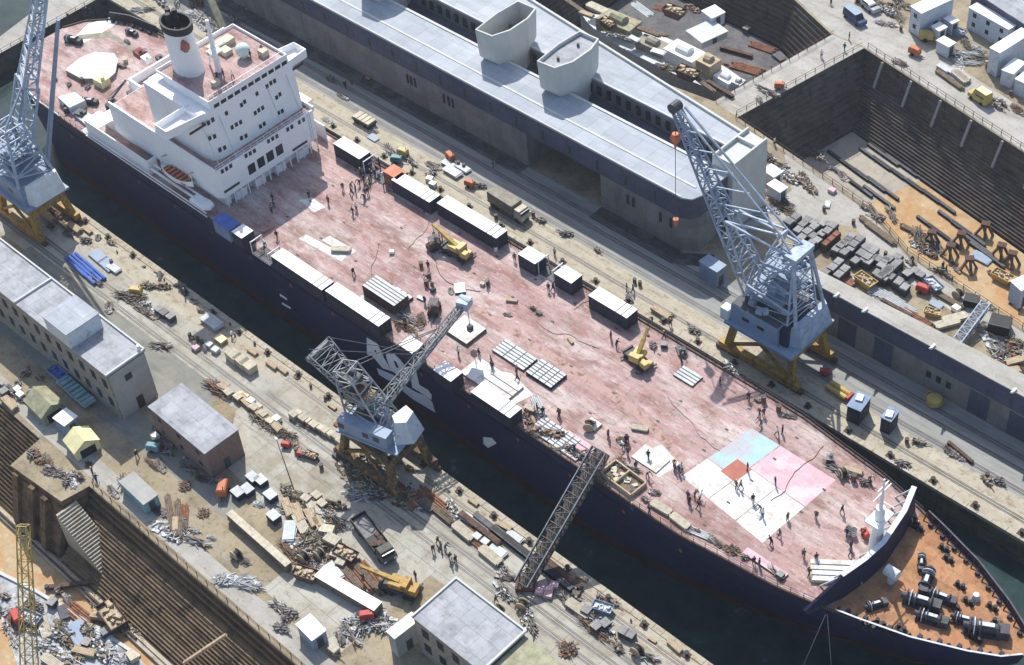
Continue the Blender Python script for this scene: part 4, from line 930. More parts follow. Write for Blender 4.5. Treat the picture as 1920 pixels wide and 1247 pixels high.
for s_ in (-1,1):
    b.bar((2.6,s_*1.6,22.8),mid+Vector((1,s_*1.6,1.4)),.3); b.bar((2.6,s_*1.4,23),Vector((0,s_*.8,25)).lerp(T1,.0),.24); b.bar((0,s_*.8,25),T1+Vector((1.3,s_*.5,.3)),.26); b.bar((0,s_*.8,25),mid+Vector((0,s_*1.4,1)),.24); b.bar((0,s_*.8,25),(-1.5,s_*1.8,21),.3)
b.bar((0,-.8,25),(0,.8,25),.3)
for i in range(5):
    t_=.15+i*.16; p=Vector((0,0,25)).lerp(T1,t_); q=mid.lerp(T1,t_); b.bar(p,q,.16)
b.build('luffing_tie',['grey_blue_pale'],cr)
b=MB(); b.tube(T1+Vector((0,-.8,0)),T1+Vector((0,.8,0)),.8,14); b.build('jib_head_sheave',['dark_steel'],cr)
for dx,dy,z1,s_ in ((.5,0,0,1),):
    hk=G(1267,236,36); hp=Vector(rel((T1.x+O[0],T1.y+O[1],35.2))); b=MB(); b.bar(T1,hp,.1); b.build('hoist_rope',['dark_steel'],cr)
    b=MB(); b.tube(hp+Vector((0,-.35,-.9)),hp+Vector((0,.35,-.9)),.75,12); b.tube(hp,hp-Vector((0,0,2.6)),.5,8,.15); b.build('hook_block',['orange'],cr)
b=MB(); e=Vector(rel(G(1268,405,24))); b.bar((T1.x,T1.y,T1.z),(T1.x,T1.y,19.0),.07); b.build('hoist_rope',['dark_steel'],cr)
b=MB(); b.tube((T1.x,T1.y,19.0),(T1.x,T1.y,17.6),.45,8,.2); b.build('hook_block',['orange'],cr)
# middle crane
cm=thing('dockyard_crane','dark weathered crane on the near quay with its low jib reaching over the deck','crane',(4.2,-31.2,0))
portal(cm,-5.4,5.6,-3.3,3.9,6.0,'ochre')
ang=14; ca,sa=math.cos(RAD(ang)),math.sin(RAD(ang))
def rt(x,y,z): return (x*ca-y*sa,x*sa+y*ca,z)
b=MB(); b.ob((0,0,7.4),(10.5,6.6,.35),ang); b.build('platform',['grey_blue'],cm)
b=MB(); b.ob(rt(-.6,-2.2,7.75),(8.4,1.8,2.4),ang); h_=b.build('machinery_house',['grey_blue'],cm)
for k in (-3.6,.6,2.4): b=MB(); b.ob(rt(k-.6,-3.12,8.6),(1.0,.08,.9),ang); b.build('window',['dark_glass'],h_)
b=MB(); b.prism([rt(4.2,-1.8,0)[:2],rt(6.4,-.4,0)[:2],rt(6.2,2.6,0)[:2],rt(3.6,3.4,0)[:2],rt(2.6,0,0)[:2]],7.75,11.6,top=[rt(4.0,-1.0,0)[:2],rt(5.4,-.2,0)[:2],rt(5.2,2.0,0)[:2],rt(3.6,2.6,0)[:2],rt(2.9,0,0)[:2]]); b.build('driver_cab',['pale_metal'],cm)
b=MB(); A=[rt(-4,-1.6,8),rt(2.2,-1.6,8),rt(2.2,3,8),rt(-4,3,8)]; B=[rt(-5.6,-.8,17.5),rt(-3.2,-.8,18.2),rt(-3.2,1.8,18.2),rt(-5.6,1.8,17.5)]
b.truss(A,B,6,.22,.13); b.build('tower_frame',['dull_sheet'],cm)
for k,(x,y,z,w_,d_,m_) in enumerate([(-2.4,.6,8,3.4,2.4,'dark_steel'),(-.2,1.8,8,2.2,2,'cream'),(1.0,0,8,1.6,1.6,'grey_blue'),(-3.4,1.4,11.2,4.0,2.6,'crane_yellow'),(-3.6,.4,13.6,4.2,2.4,'rust_dark'),(-1.6,1.4,10.2,2,1.4,'teal'),(-4.0,.6,15.2,3.2,2.0,'dark_steel'),(.2,1.0,9.2,1.4,1.2,'grey_blue_pale')]):
    b=MB(); b.ob(rt(x,y,z),(w_,d_,.9),ang); b.tube(rt(x-.6,y+.6,z+.9),rt(x+.6,y+.6,z+1.1),.4,8); b.build('machinery',[m_],cm)
JT=Vector((3.4,-12.0,17.3))-Vector((4.2,-31.2,0))
jib(cm,(-.6,0,10.2),JT,1.5,1.5,.9,.8,14,'dull_sheet',.16,.10)
b=MB(); b.bar((0,.6,9.6),JT*.98,.55,.12); b.build('jib_walkway',['dull_sheet'],cm)
jib(cm,(-1.0,0,12),(-9.6,-1.0,18.6),2.2,1.4,4.4,1.2,9,'dull_sheet',.16,.10,'counter_jib')
b=MB(); b.ob((-9.5,-1.1,17.6),(.6,4.4,.8),8); b.build('counterweight',['dull_sheet'],cm)
b=MB()
for s_ in (-1,1): b.bar((-9.4,s_*1.6-1,19.6),Vector((0,s_*.3,0)).lerp(JT,.55)+Vector((0,0,4.5)),.08); b.bar(rt(-4.2,s_*.9,18),Vector((0,0,0)).lerp(JT,.72)+Vector((0,s_*.3,4.2)),.1)
b.build('stay_rope',['dark_steel'],cm)
b=MB(); b.ob(JT+Vector((0,.3,-.6)),(1.8,1.8,1.4),20); b.tube(JT+Vector((-1,.6,.4)),JT+Vector((1,.6,.4)),.6,12); b.build('jib_head_sheave',['grey_blue_pale'],cm)
b=MB(); b.bar(JT+Vector((0,.8,-.4)),JT+Vector((0,.8,-5)),.08); b.ob(JT+Vector((0,.8,-6)),(.7,.7,1.1)); b.build('hook_block',['dark_steel'],cm)
for k in range(34):
    b=MB(); x=random.uniform(-6.5,6.5); y=random.uniform(-3.4,3.6); z=random.choice([.05,6.6]); s_=random.uniform(.3,1.0); b.ob((x,y,z),(s_*1.5,s_,s_*.8),random.uniform(0,90)); b.build('portal_gear',[random.choice(['rust','ochre','timber','dark_steel','ochre','dull_wood'])],cm)
# left crane
cl=thing('dockyard_crane','pale blue lattice jib crane on a yellow portal at the left edge beside the stern','crane',(-83,-32.6,0))
portal(cl,-5.6,5.4,-3.6,3.8,5.6)
b=MB(); b.ob((0,0,7),(12,8.6,.4),0); b.build('platform',['grey_blue'],cl)
b=MB(); b.box(-3,4.6,-3.6,3.4,7.4,10.8); h_=b.build('machinery_house',['grey_blue'],cl)
b=MB(); b.box(.2,1.4,-3.66,-3.6,8.8,9.4); b.build('window',['dark_glass'],h_)
b=MB(); b.box(-5.2,-3,-3.2,3.2,7.4,10.4); b.build('house_end',['black'],cl)
b=MB(); b.prism([(4.6,-3),(6.2,-2.4),(6.2,3.6),(4.6,3.8)],7.4,11.2,top=[(4.6,-2.6),(5.4,-1.8),(5.4,3.2),(4.6,3.6)]); b.build('driver_cab',['sail_white'],cl)
b=MB(); b.truss([(-4.5,-3.4,10.8),(4,-3.4,10.8),(4,3.4,10.8),(-4.5,3.4,10.8)],[(-1,-1.6,21),(2.6,-1.6,21),(2.6,1.6,21),(-1,1.6,21)],5,.4,.22); b.build('tower_frame',['grey_blue_pale'],cl)
for zz in (12.8,15.6):
    b=MB(); b.box(-3,3,-2.8,2.8,zz,zz+.12)
    for k in range(8): b.ob((random.uniform(-2.6,2.6),random.uniform(-2.4,2.4),zz),(random.uniform(.5,1.4),random.uniform(.5,1.2),random.uniform(.4,1.4)),random.uniform(0,90))
    b.build('gallery',['grey_blue'],cl)
T3=Vector((3.0,15,47)); jib(cl,(-2.5,1.0,11.5),(-1,6.5,25),6.6,1.6,5.2,2.2,5,'grey_blue_pale',.36,.22); jib(cl,(-1,6.5,25),T3,5.2,2.2,1.4,1.2,12,'grey_blue_pale',.36,.22)
b=MB()
for s_ in (-1,1): b.bar((3.0+.3*s_,3.2,11.5),(5.6,12.0,37),.5); b.bar((2,s_*1.4,21),(-1,6.5,26),.3)
b.build('luffing_tie',['grey_blue'],cl)
# ================= DARK GANGWAY =================
gw=thing('gangway','long dark lattice gangway sloping from the near quay up to the ship deck','gangway',tuple(G(985,1098,0)))
a=G(985,1098,.6)-Vector(gw.location); e=G(1130,848,11.5)-Vector(gw.location)
d=(e-a).normalized(); s_=d.cross(Vector((0,0,1))).normalized(); u=s_.cross(d)
A=[a+s_*x*1.0+u*z for x,z in ((-1,0),(1,0),(1,1.5),(-1,1.5))]; B=[e+s_*x*1.1+u*z for x,z in ((-1,0),(1,0),(1,1.5),(-1,1.5))]
b=MB(); b.truss(A,B,18,.2,.12); b.build('side_frame',['dark_steel'],gw)
b=MB(); b.bar(a+u*.1,e+u*.1,1.9,.12); b.build('walkway',['timber_dark'],gw)
b=MB(); b.bar(a+u*1.5+s_*.7,e+u*1.5+s_*.8,.55,.08); b.build('cover',['black'],gw)
b=MB()
for k in (-1,1): b.bar(a+s_*k*1.06+u*1.6,e+s_*k*1.16+u*1.6,.14)
b.build('hand_rail',['dull_sheet'],gw)
b=MB(); b.ob((0,0,0),(2.6,2.2,.7),40); b.build('foot',['rust_dark'],gw)
# ================= BUILDINGS ON THE NEAR SIDE =================
b1=thing('stone_building','long grey stone workshop with flat roof and raised rooftop block at the left','building',(-60,-48.3,0))
v=MB(); v.box(-95,-33,-51.8,-44.9,0,9.7); P(v,'wall',['stone_wall'],b1)
v=MB(); v.box(-33.02,-32.8,-51.6,-45.1,0,9.4); P(v,'end_wall',['concrete_wall'],b1)
v=MB(); v.box(-95,-32.7,-51.95,-44.75,9.7,9.95); P(v,'roof',['roof_grey'],b1)
v=MB(); v.box(-95,-32.75,-44.95,-44.7,9.95,10.25); v.box(-33.0,-32.7,-52,-44.95,9.95,10.2); v.box(-57.2,-56.9,-51.9,-44.95,9.95,10.3); P(v,'parapet',['tower_wall'],b1)
v=MB(); v.prism([(-47.8,-52.0),(-41.6,-52.0),(-41.6,-46),(-47.8,-46)],9.95,12.9); r_=P(v,'rooftop_block',['pale_metal'],b1)
v=MB(); v.box(-47.9,-41.5,-52.1,-45.9,12.9,13.05); P(v,'block_roof',['roof_pale'],r_)
for x in range(-92,-34,3):
    for z in (2.2,6.2):
        v=MB(); v.box(x,x+1.1,-51.86,-51.8,z,z+1.8); P(v,'window',['dark_glass'],b1)
v=MB(); v.box(-32.8,-32.74,-49.2,-48,6.6,7.8); P(v,'window',['dark_glass'],b1)
v=MB(); v.box(-32.8,-32.7,-48.6,-47.4,0,2.4); P(v,'door',['black'],b1)
v=MB(); v.tube((-44,-45.2,9.9),(-44,-45.2,11),.25,8); v.tube((-33.4,-45.3,9.9),(-33.4,-45.3,10.9),.3,8); P(v,'roof_vent',['sail_white'],b1)
def pxbox(name,label,cat,pts,h,wall,roof,group=None,over=.12,th=.15,win=None,door=True):
    "flat-roofed box building whose roof corners are seen at pts; height h"
    W=[G(*p,h) for p in pts]; c=sum(W,Vector())/4; t=thing(name,label,cat,(c.x,c.y,0),0,group)
    # square up: use two edge directions
    u=((W[1]-W[0])+(W[2]-W[3]))/2; v_=((W[3]-W[0])+(W[2]-W[1]))/2; L=u.length; a=math.atan2(u.y,u.x); n=Vector((-math.sin(a),math.cos(a),0)); D=abs(v_.dot(n))
    t.rotation_euler=(0,0,a); b=MB(); b.box(-L/2+over,L/2-over,-D/2+over,D/2-over,0,h-th); w=b.build('wall',[wall],t)
    b=MB(); b.box(-L/2,L/2,-D/2,D/2,h-th,h); b.build('roof',[roof],t)
    if win:
        for s_ in (-1,1):
            k=int(L/win); 
            for i in range(k):
                x=-L/2+L*(i+.5)/k
                for z in ([h*.5] if h<4 else [h*.25,h*.68]): b=MB(); b.box(x-.4,x+.4,s_*(D/2-over)-.03,s_*(D/2-over)+.03,z-.1,z+.8); b.build('window',['dark_glass'],w)
    if door: b=MB(); b.box(L/2-over-.02,L/2-over+.05,-.5,.5,0,min(2.1,h*.8)); b.build('door',['dark_steel'],w)
    return t
pxbox('brick_shed','brick hut with plain grey flat roof and red door beside the stone workshop','shed',[(277,761),(383,853),(448,803),(340,719)],5.8,'brick_wall' if 'brick_wall' in MATS else 'rust_dark','roof_grey',win=4)
layered('brick_brown',(.21,.135,.11),[((.28,.19,.155),3,.45,.6,(1,1,2),.8),((.13,.10,.10),1.2,.5,.68,U,.6)])  # brown brick, mottled lighter and darker at random
b2=[o for o in bpy.data.objects if o.name=='brick_shed'][0]
for ch in b2.children:
    if ch.name.startswith('wall'): ch.data.materials[0]=MATS['brick_brown']
g=G(440,875,0); v=MB(); v.box(g.x-.05,g.x+.1,g.y-1.8,g.y+1.8,0,2.6); 
b3=thing('workshop_building','large pale flat-roofed workshop with stone window wall cut by the bottom edge','building',(38,-47,0))
v=MB(); v.box(31.9,44.3,-50.6,-42.8,0,7.8); P(v,'wall',['stone_wall'],b3)
v=MB(); v.box(31.7,44.5,-50.8,-42.6,7.8,8.0); P(v,'roof',['roof_grey'],b3)
v=MB(); v.box(31.7,31.95,-50.8,-42.6,8,8.25); v.box(31.95,44.3,-42.85,-42.6,8,8.25); v.box(44.3,44.6,-50.8,-42.6,7.9,8.3); P(v,'parapet',['tower_wall'],b3)
v=MB(); v.box(44.5,62,-50.4,-43.2,0,7.2); P(v,'wing_wall',['stone_wall'],b3)
v=MB(); v.box(44.6,62.2,-50.6,-43.0,7.2,7.4); P(v,'wing_roof',['olive'],b3)
for i in range(5):
    for z in (1.6,4.9):
        v=MB(); v.box(31.85,31.9,-50+i*1.5,-49.2+i*1.5,z,z+1.7); P(v,'window',['dark_glass'],b3)
for i in range(4):
    for z in (1.6,4.9):
        v=MB(); v.box(33.2+i*2.8,34.4+i*2.8,-50.66,-50.6,z,z+1.7); P(v,'window',['dark_glass'],b3)
pxbox('annex_shed','small white-roofed annex against the left wall of the bottom workshop','shed',[(725,1187),(748,1204),(779,1156),(770,1143)],4.6,'concrete_wall','sail_white',win=3)
pxbox('white_hut','small white hut with pale sloping roof standing alone near the bottom','hut',[(553,1170),(583,1200),(614,1183),(582,1150)],2.7,'grey_blue','container_white')
pxbox('site_hut','grey-topped box cabin with teal sides beside the lower-left dock edge','cabin',[(225,906),(270,948),(296,926),(247,880)],2.4,'teal','concrete_wall',door=True)
pxbox('white_hut','white flat-roofed hut between the olive shed and the yellow shed','hut',[(97,783),(120,799),(146,780),(124,764)],2.8,'blue_box','container_white')
pxbox('navy_cabin','larger dark-walled cabin with a pale patch on its grey roof on the far quay','cabin',[(1587,761),(1613,771),(1636,744),(1608,731)],3.2,'navy_shade_box','blue_box','dark cabins on the far quay')
pxbox('navy_cabin','smaller dark-walled grey-roofed cabin nearer the bow on the far quay','cabin',[(1652,782),(1672,793),(1687,768),(1666,760)],3.0,'navy_shade_box','blue_box','dark cabins on the far quay')
for px in ((1612,746),(1668,775)):
    g=G(*px,3.3); v=MB(); v.ob((g.x,g.y,3.24 if px[0]==1612 else 3.04),(1.0,1.3,.25),20); tag(v.build('roof_box',['container_white'],None),'white box lying on the %s dark cabin roof'%('larger' if px[0]==1612 else 'smaller'),'box')
pxbox('steel_shed','blue-grey shed tucked below the corner of the warehouse','shed',[(1308,488),(1345,512),(1362,496),(1330,477)],3.6,'blue_box','grey_blue')
def gable(name,label,cat,px,L,W_,h,rz,wall,roof):
    g=G(*px,h*.6); t=thing(name,label,cat,(g.x,g.y,0),rz); b=MB(); b.box(-L/2+.1,L/2-.1,-W_/2+.1,W_/2-.1,0,h*.6); b.add([(x,y,z) for x in (-L/2+.1,L/2-.1) for y,z in ((-W_/2+.1,h*.6),(W_/2-.1,h*.6),(0,h-.05))],[(0,1,2),(3,5,4)]); w=b.build('wall',[wall],t)
    for s_ in (-1,1): b=MB(); b.add([(-L/2,s_*(W_/2+.1),h*.57),(L/2,s_*(W_/2+.1),h*.57),(L/2,0,h),(-L/2,0,h),(-L/2,s_*(W_/2+.1),h*.57-.1),(L/2,s_*(W_/2+.1),h*.57-.1),(L/2,0,h-.1),(-L/2,0,h-.1)],[(0,1,2,3),(7,6,5,4),(0,4,5,1),(1,5,6,2),(2,6,7,3),(3,7,4,0)]); fix_normals(b.build('roof',[roof],t))
    b=MB(); b.box(L/2-.15,L/2-.05,-W_*.3,W_*.3,0,h*.5); b.build('door',['black'],w); return t
gable('open_shed','olive pitched-roof shed with a dark open end beside the white hut','shed',(83,753),5.5,4.2,3.4,-4,'olive','olive')
gable('open_shed','pale yellow corrugated pitched shed with a dark open end above the pier head','shed',(152,824),3.8,4.2,3.2,-8,'pale_yellow','pale_yellow')
v=MB(); g=G(447,868,0)
# portable cabins in the yard at upper right
pxbox('portable_cabin','two-storey white portable cabin nearest the dock dam','portable cabin',[(1710,14),(1732,28),(1786,-6),(1766,-20)],5.4,'pale_metal','container_white','white portable cabins',win=3)
pxbox('portable_cabin','long white portable cabin running down to the right below the grey roof','portable cabin',[(1814,13),(1893,56),(1907,45),(1835,4)],4.6,'pale_metal','container_white','white portable cabins',win=3)
pxbox('portable_cabin','two-storey white portable cabin at the right edge above the debris heap','portable cabin',[(1852,88),(1875,99),(1935,62),(1918,52)],5.4,'pale_metal','container_white','white portable cabins',win=3)
pxbox('portable_cabin','single-storey white portable cabin just below the right-edge two-storey one','portable cabin',[(1873,130),(1899,138),(1925,118),(1905,108)],3.2,'pale_metal','container_white','white portable cabins',win=3)
pxbox('portable_cabin','white portable cabin cut by the right edge, lowest of the cabins','portable cabin',[(1903,148),(1930,160),(1945,145),(1920,133)],3.2,'pale_metal','container_white','white portable cabins',win=3)
for pts,lab in (([(1745,48),(1760,59),(1778,50),(1762,41)],'small white box cabin next to the first two-storey portable cabin'),([(1769,33),(1785,46),(1800,37),(1782,28)],'small white box cabin farthest back in the cabin yard'),([(1756,75),(1778,89),(1794,79),(1769,67)],'small pale blue box cabin nearest the road in the cabin yard'),([(1438,345),(1462,362),(1478,350),(1452,335)],'small white-roofed store beside the crate yard'),([(1428,318),(1450,332),(1470,322),(1446,306)],'pale flat canopy store behind the small white-roofed store'),([(1895,530),(1920,548),(1935,532),(1918,512)],'white-roofed grey store cut by the right edge'),([(1315,20),(1335,35),(1360,22),(1340,8)],'pale block store at the head of the small dock')):
    pxbox('box_cabin',lab,'cabin',pts,2.6 if pts[0][0]!=1895 else 4,'pale_metal','container_white',door=True)
pxbox('grey_building','large building with a plain blue-grey roof in the top right corner','building',[(1828,-12),(1930,48),(1990,8),(1890,-60)],6,'slate_wall','roof_grey')
pxbox('concrete_block','grey concrete pump house standing in the small dock below the dam road','pump house',[(1290,62),(1322,84),(1360,55),(1330,30)],1.5,'concrete_wall','tower_wall')
# ================= RAILINGS ROUND THE DOCKS =================
def railing(name,label,pts,z=0,sp=2.2,m='rust_dark'):
    t=thing(name,label,'railing',(pts[0][0],pts[0][1],z)); o=Vector(pts[0]); b=MB(); k=0; c=MB()
    for a,e in zip(pts,pts[1:]):
        a=Vector(a)-o; e=Vector(e)-o; n=max(1,int((e-a).length/sp))
        for i in range(n): p=a.lerp(e,i/n); c.bar((p.x,p.y,0),(p.x,p.y,1.1),.09)
        b.bar((*a,1.1),(*e,1.1),.06); b.bar((*a,.55),(*e,.55),.05)
    b.build('rails',[m],t); x=c.build('posts',[m],t); x['kind']='stuff'
railing('railing','post railing along the near edge of the big dry dock',[(x,y-.5) for x,y in E3[:2]]+[(x,y-.5) for x,y in E3[2:]])
railing('railing','post railing along the far road edge of the big dry dock',[(-.6,95.3),(90,76.5)])
railing('railing','post railing on the big-dock side of the dam road',[(-6.8,64.6),(-1.5,94.8)])
railing('railing','post railing on the small-dock side of the dam road',[(-12.1,65.4),(-7.8,94.6)])
railing('railing','post railing along the lower-left dry dock edge',[(-25.5,-62.6),(60,-62.6)])
railing('railing','post railing on the quay behind the stern',[(-130.6,-20),(-130.6,15.6)])
# ================= TOWER CRANE MAST =================
tm=thing('lattice_boom','long yellow lattice boom standing nearly upright in the lower-left dock','boom',tuple(G(57,1290,-10.5)))
_a=Vector((0,0,0)); _e=Vector(G(43,985,8))-Vector(G(57,1290,-10.5)); _d=_e.normalized(); _s=_d.cross(Vector((0,0,1))).normalized(); _u=_s.cross(_d)
b=MB(); b.truss([_s*x*1.0+_u*z*.9 for x,z in ((-1,-1),(1,-1),(1,1),(-1,1))],[_e+_s*x*.7+_u*z*.6 for x,z in ((-1,-1),(1,-1),(1,1),(-1,1))],14,.16,.08); b.build('lattice',['yellow'],tm)
b=MB(); b.box(-1.5,1.5,-1.5,1.5,0,.6); b.build('base',['concrete_wall'],tm)
# ================= SMALL VESSEL IN THE UPPER DOCK =================
vs=thing('small_vessel','grey vessel under repair crowded with staging in the small upper dock','boat',(-28,73,-9))
b=MB(); rows=[]; 
for i in range(13):
    t_=i/12; x=-24+t_*44; w_=3.9*(1-abs(2*t_-1)**3.2)+.05
    rows.append([(x,-w_,7.2),(x,-w_*.95,4),(x,-w_*.5,1.2),(x,0,.8),(x,w_*.5,1.2),(x,w_*.95,4),(x,w_,7.2)])
b.grid(rows,close=True); fix_normals(b.build('hull',['sheet_metal'],vs))
for (x,y,l,w_,h_,m_) in ((-14,0,8,4,2.6,'olive'),(-5,-.6,6,3,1.6,'tarp_brown'),(2,.3,7,4,2.4,'container_white'),(8,0,3.4,3.2,3.2,'timber'),(12,0,4,2.6,1.2,'container_white'),(15,0,2,2,1.6,'sheet_metal')):
    b=MB(); b.ob((x,y,7.2),(l,w_,h_),random.uniform(-6,6)); b.tube((x-l*.2,y,7.2+h_),(x+l*.2,y,7.2+h_),w_*.3,10); b.build('deck_housing',[m_],vs)
# ================= YARD OBJECTS =================
def bxs(L): 
    def fn(b):
        for a in L: b.ob((a[0],a[1],a[2]),(a[3],a[4],a[5]),a[6] if len(a)>6 else 0)
    return fn
rnd=random.Random(5)
def planks(L,W_,H,n,k,m,m2):
    def f():
        t=thing('timber_stack','x','timber stack'); b=MB()
        for z in range(k):
            for i in range(n):
                y=-W_/2+W_*(i+.5)/n; l=L*rnd.uniform(.86,1); b.box(-l/2,l/2,y-W_/n*.42,y+W_/n*.42,.18+H*z/k,.18+H*(z+.86)/k)
        b.build('planks',[m],t); b=MB()
        for x in (-L*.35,L*.35): b.box(x-.12,x+.12,-W_/2,W_/2,0,.18)
        b.build('bearers',[m2],t); return t
    return f
def pipes(L,n,r,m):
    def f():
        t=thing('pipe_bundle','x','pipes')
        for i in range(n): 
            y=(i-(n-1)/2)*r*2.1; b=MB(); dx=rnd.uniform(-.4,.4); b.tube((-L/2+dx,y,r),(L/2+dx,y,r),r,8); b.build('pipe',[m],t)
        return t
    return f
def heap(n,R_,H,mats,sz=(.12,.6),style=0):
    R_*=.85; H*=.7
    def f():
        t=thing('scrap_heap','x','heap'); pb=(.4,.85,.2,.3)[style]; cen=[(rnd.uniform(-.9,.9)*R_,rnd.uniform(-.4,.4)*R_) for _ in range(3)]
        for m in mats:
            b=MB()
            for i in range(int(n*1.5)):
                cx,cy=rnd.choice(cen); a=rnd.uniform(0,6.28); r=R_*rnd.random()**.7*.75; z=max(0,H*(1-r/R_)*rnd.random()); X=cx+r*math.cos(a); Y_=cy+r*math.sin(a)*.7
                if rnd.random()<pb:
                    th=rnd.gauss(0,.5 if style==1 else 2); L=rnd.uniform(.8,3.2 if style==1 else 1.7); d=Vector((math.cos(th),math.sin(th),rnd.uniform(-.08,.15)))*L; p=Vector((X,Y_,z+.2)); b.bar(p-d*.5,p+d*.5,rnd.uniform(.05,.16))
                elif style==2: b.ob((X,Y_,z*.5),(rnd.uniform(.5,1.5),rnd.uniform(.4,1.1),rnd.uniform(.03,.12)),rnd.uniform(-30,30),0,rnd.uniform(-12,12))
                elif style==3 and rnd.random()<.5: k=rnd.uniform(.12,.3); b.tube((X,Y_,z*.5),(X,Y_,z*.5+rnd.uniform(.3,.8)),k,8)
                else: b.ob((X,Y_,z*.6),(rnd.uniform(*sz),rnd.uniform(*sz)*.8,rnd.uniform(.08,.4)),rnd.uniform(0,180))
            b.build('scrap_pieces',[m],t)['kind']='stuff'
        return t
    return f
def crate(l,w_,h,side,top,band='timber_dark',nm='crate'):
    def f():
        t=thing(nm,'x','crate'); b=MB(); b.box(-l/2,l/2,-w_/2,w_/2,.1,h-.08); b.build('body',[side],t)
        b=MB(); b.box(-l/2-.04,l/2+.04,-w_/2-.04,w_/2+.04,h-.08,h); b.build('lid',[top],t)
        b=MB()
        for y in (-w_*.3,w_*.3): b.box(-l/2,l/2,y-.08,y+.08,0,.1)
        b.build('skids',[band],t); return t
    return f
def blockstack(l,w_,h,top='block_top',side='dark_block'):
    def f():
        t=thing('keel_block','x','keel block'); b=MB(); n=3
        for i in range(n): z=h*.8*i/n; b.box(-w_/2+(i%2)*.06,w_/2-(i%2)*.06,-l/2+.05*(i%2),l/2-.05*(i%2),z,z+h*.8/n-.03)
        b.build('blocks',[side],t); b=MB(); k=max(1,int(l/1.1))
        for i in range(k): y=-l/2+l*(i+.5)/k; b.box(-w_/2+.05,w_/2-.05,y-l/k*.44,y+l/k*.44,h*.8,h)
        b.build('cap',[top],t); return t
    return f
def drum(m):
    def f():
        t=thing('drum','x','drum'); b=MB(); b.tube((0,0,0),(0,0,.88),.3,12); b.build('body',[m],t); b=MB()
        for z in (.28,.58,.87): b.tube((0,0,z),(0,0,z+.04),.32,12)
        b.build('hoops',['dark_steel'],t); return t
    return f
def reel():
    t=thing('cable_reel','x','cable reel')
    for y in (-.5,.5): b=MB(); b.tube((0,y-.06,.8),(0,y+.06,.8),.8,16); b.build('flange',['timber'],t)
    b=MB(); b.tube((0,-.45,.8),(0,.45,.8),.5,12); b.build('drum',['black'],t); return t
def gen(m):
    def f():
        t=thing('generator','x','generator'); b=MB(); b.box(-1.3,1.1,-.65,.65,.45,1.6); b.prism([(-1.3,-.65),(1.1,-.65),(1.1,.65),(-1.3,.65)],1.6,1.8,top=[(-1.1,-.5),(.9,-.5),(.9,.5),(-1.1,.5)]); b.build('body',[m],t)
        for y in (-.7,.7): b=MB(); b.tube((-.2,y-.1,.38),(-.2,y+.1,.38),.38,12); b.build('wheel',['tyre'],t)
        b=MB(); b.bar((1.1,0,.5),(2.3,0,.3),.12); b.build('tow_bar',['dark_steel'],t)
        b=MB(); b.tube((.6,.3,1.7),(.6,.3,2.1),.08,6); b.build('exhaust',['black'],t); return t
    return f
def skip(m,fill):
    def f():
        t=thing('skip','x','skip'); b=MB(); T_=[(-1.8,-.95),(1.8,-.95),(1.8,.95),(-1.8,.95)]; B_=[(-1.2,-.8),(1.2,-.8),(1.2,.8),(-1.2,.8)]
        b.grid([[(*p,0) for p in B_],[(*p,1.3) for p in T_],[(p[0]*.94,p[1]*.9,1.3) for p in T_],[(p[0]*.94,p[1]*.9,.9) for p in T_]],close=True); b.build('body',[m],t)
        b=MB(); b.add([(p[0]*.94,p[1]*.9,.9) for p in T_],[(0,1,2,3)]); 
        for i in range(14): b.ob((rnd.uniform(-1.3,1.3),rnd.uniform(-.6,.6),.9),(rnd.uniform(.2,.8),rnd.uniform(.2,.5),rnd.uniform(.1,.5)),rnd.uniform(0,90))
        b.build('load',[fill],t); return t
    return f
def girder(L,m='rust_dark'):
    def f():
        t=thing('steel_girder','x','girder'); b=MB(); b.box(-L/2,L/2,-.45,.45,0,.12); b.box(-L/2,L/2,-.1,.1,.12,.7); b.box(-L/2,L/2,-.45,.45,.7,.82); b.build('beam',[m],t)
        b=MB()
        for i in range(int(L/1.6)+1): x=-L/2+.1+i*1.6; b.box(x-.03,x+.03,-.4,.4,.12,.7)
        b.build('stiffeners',[m],t)['kind']='stuff'; return t
    return f
def shore():
    t=thing('dock_trestle','x','trestle'); b=MB()
    for a in range(4):
        x,y=math.cos(a*1.5708+.6)*1.5,math.sin(a*1.5708+.6)*1.5; b.bar((x,y,0),(x*.2,y*.2,2.3),.4)
    b.build('frame',['timber_dark'],t); b=MB(); b.ob((0,0,2.3),(1.5,1.2,.4),20); b.build('head',['rust_dark'],t); return t
def palletload(tp,m,h=1.1):
    def f():
        t=thing('pallet_load','x','pallet load'); b=MB(); b.box(-.7,.7,-.6,.6,.14,h); b.build('load',[tp],t); b=MB()
        for y in (-.5,0,.5): b.box(-.7,.7,y-.07,y+.07,0,.1)
        b.box(-.72,.72,-.62,.62,.1,.14); b.build('pallet',[m],t); return t
    return f
def sheetstack(m,l=3.2,w_=1.6,h=.5):
    def f():
        t=thing('plate_stack','x','plate stack'); b=MB(); k=4
        for i in range(k): b.ob((rnd.uniform(-.15,.15),rnd.uniform(-.1,.1),.15+h*i/k),(l,w_,h/k*.8),rnd.uniform(-4,4))
        b.build('plates',[m],t); b=MB(); 
        for x in (-l*.3,l*.3): b.box(x-.1,x+.1,-w_/2,w_/2,0,.15)
        b.build('bearers',['timber_dark'],t); return t
    return f
HP={'heap':(26,2.3,1.4,('rust_dark','dull_wood','dark_steel','olive')),'heap_pale':(22,2.2,1.0,('dull_sheet','dull_wood','dark_steel','sheet_metal')),'heap_white':(20,2.0,.8,('sheet_metal','dull_sheet','block_top')),'heap_rust':(20,2.0,1.0,('rust_dark','dull_wood','rust','dark_steel')),'heap_small':(8,.9,.7,('rust_dark','dull_wood','dull_sheet','dark_steel'),(.1,.4))}
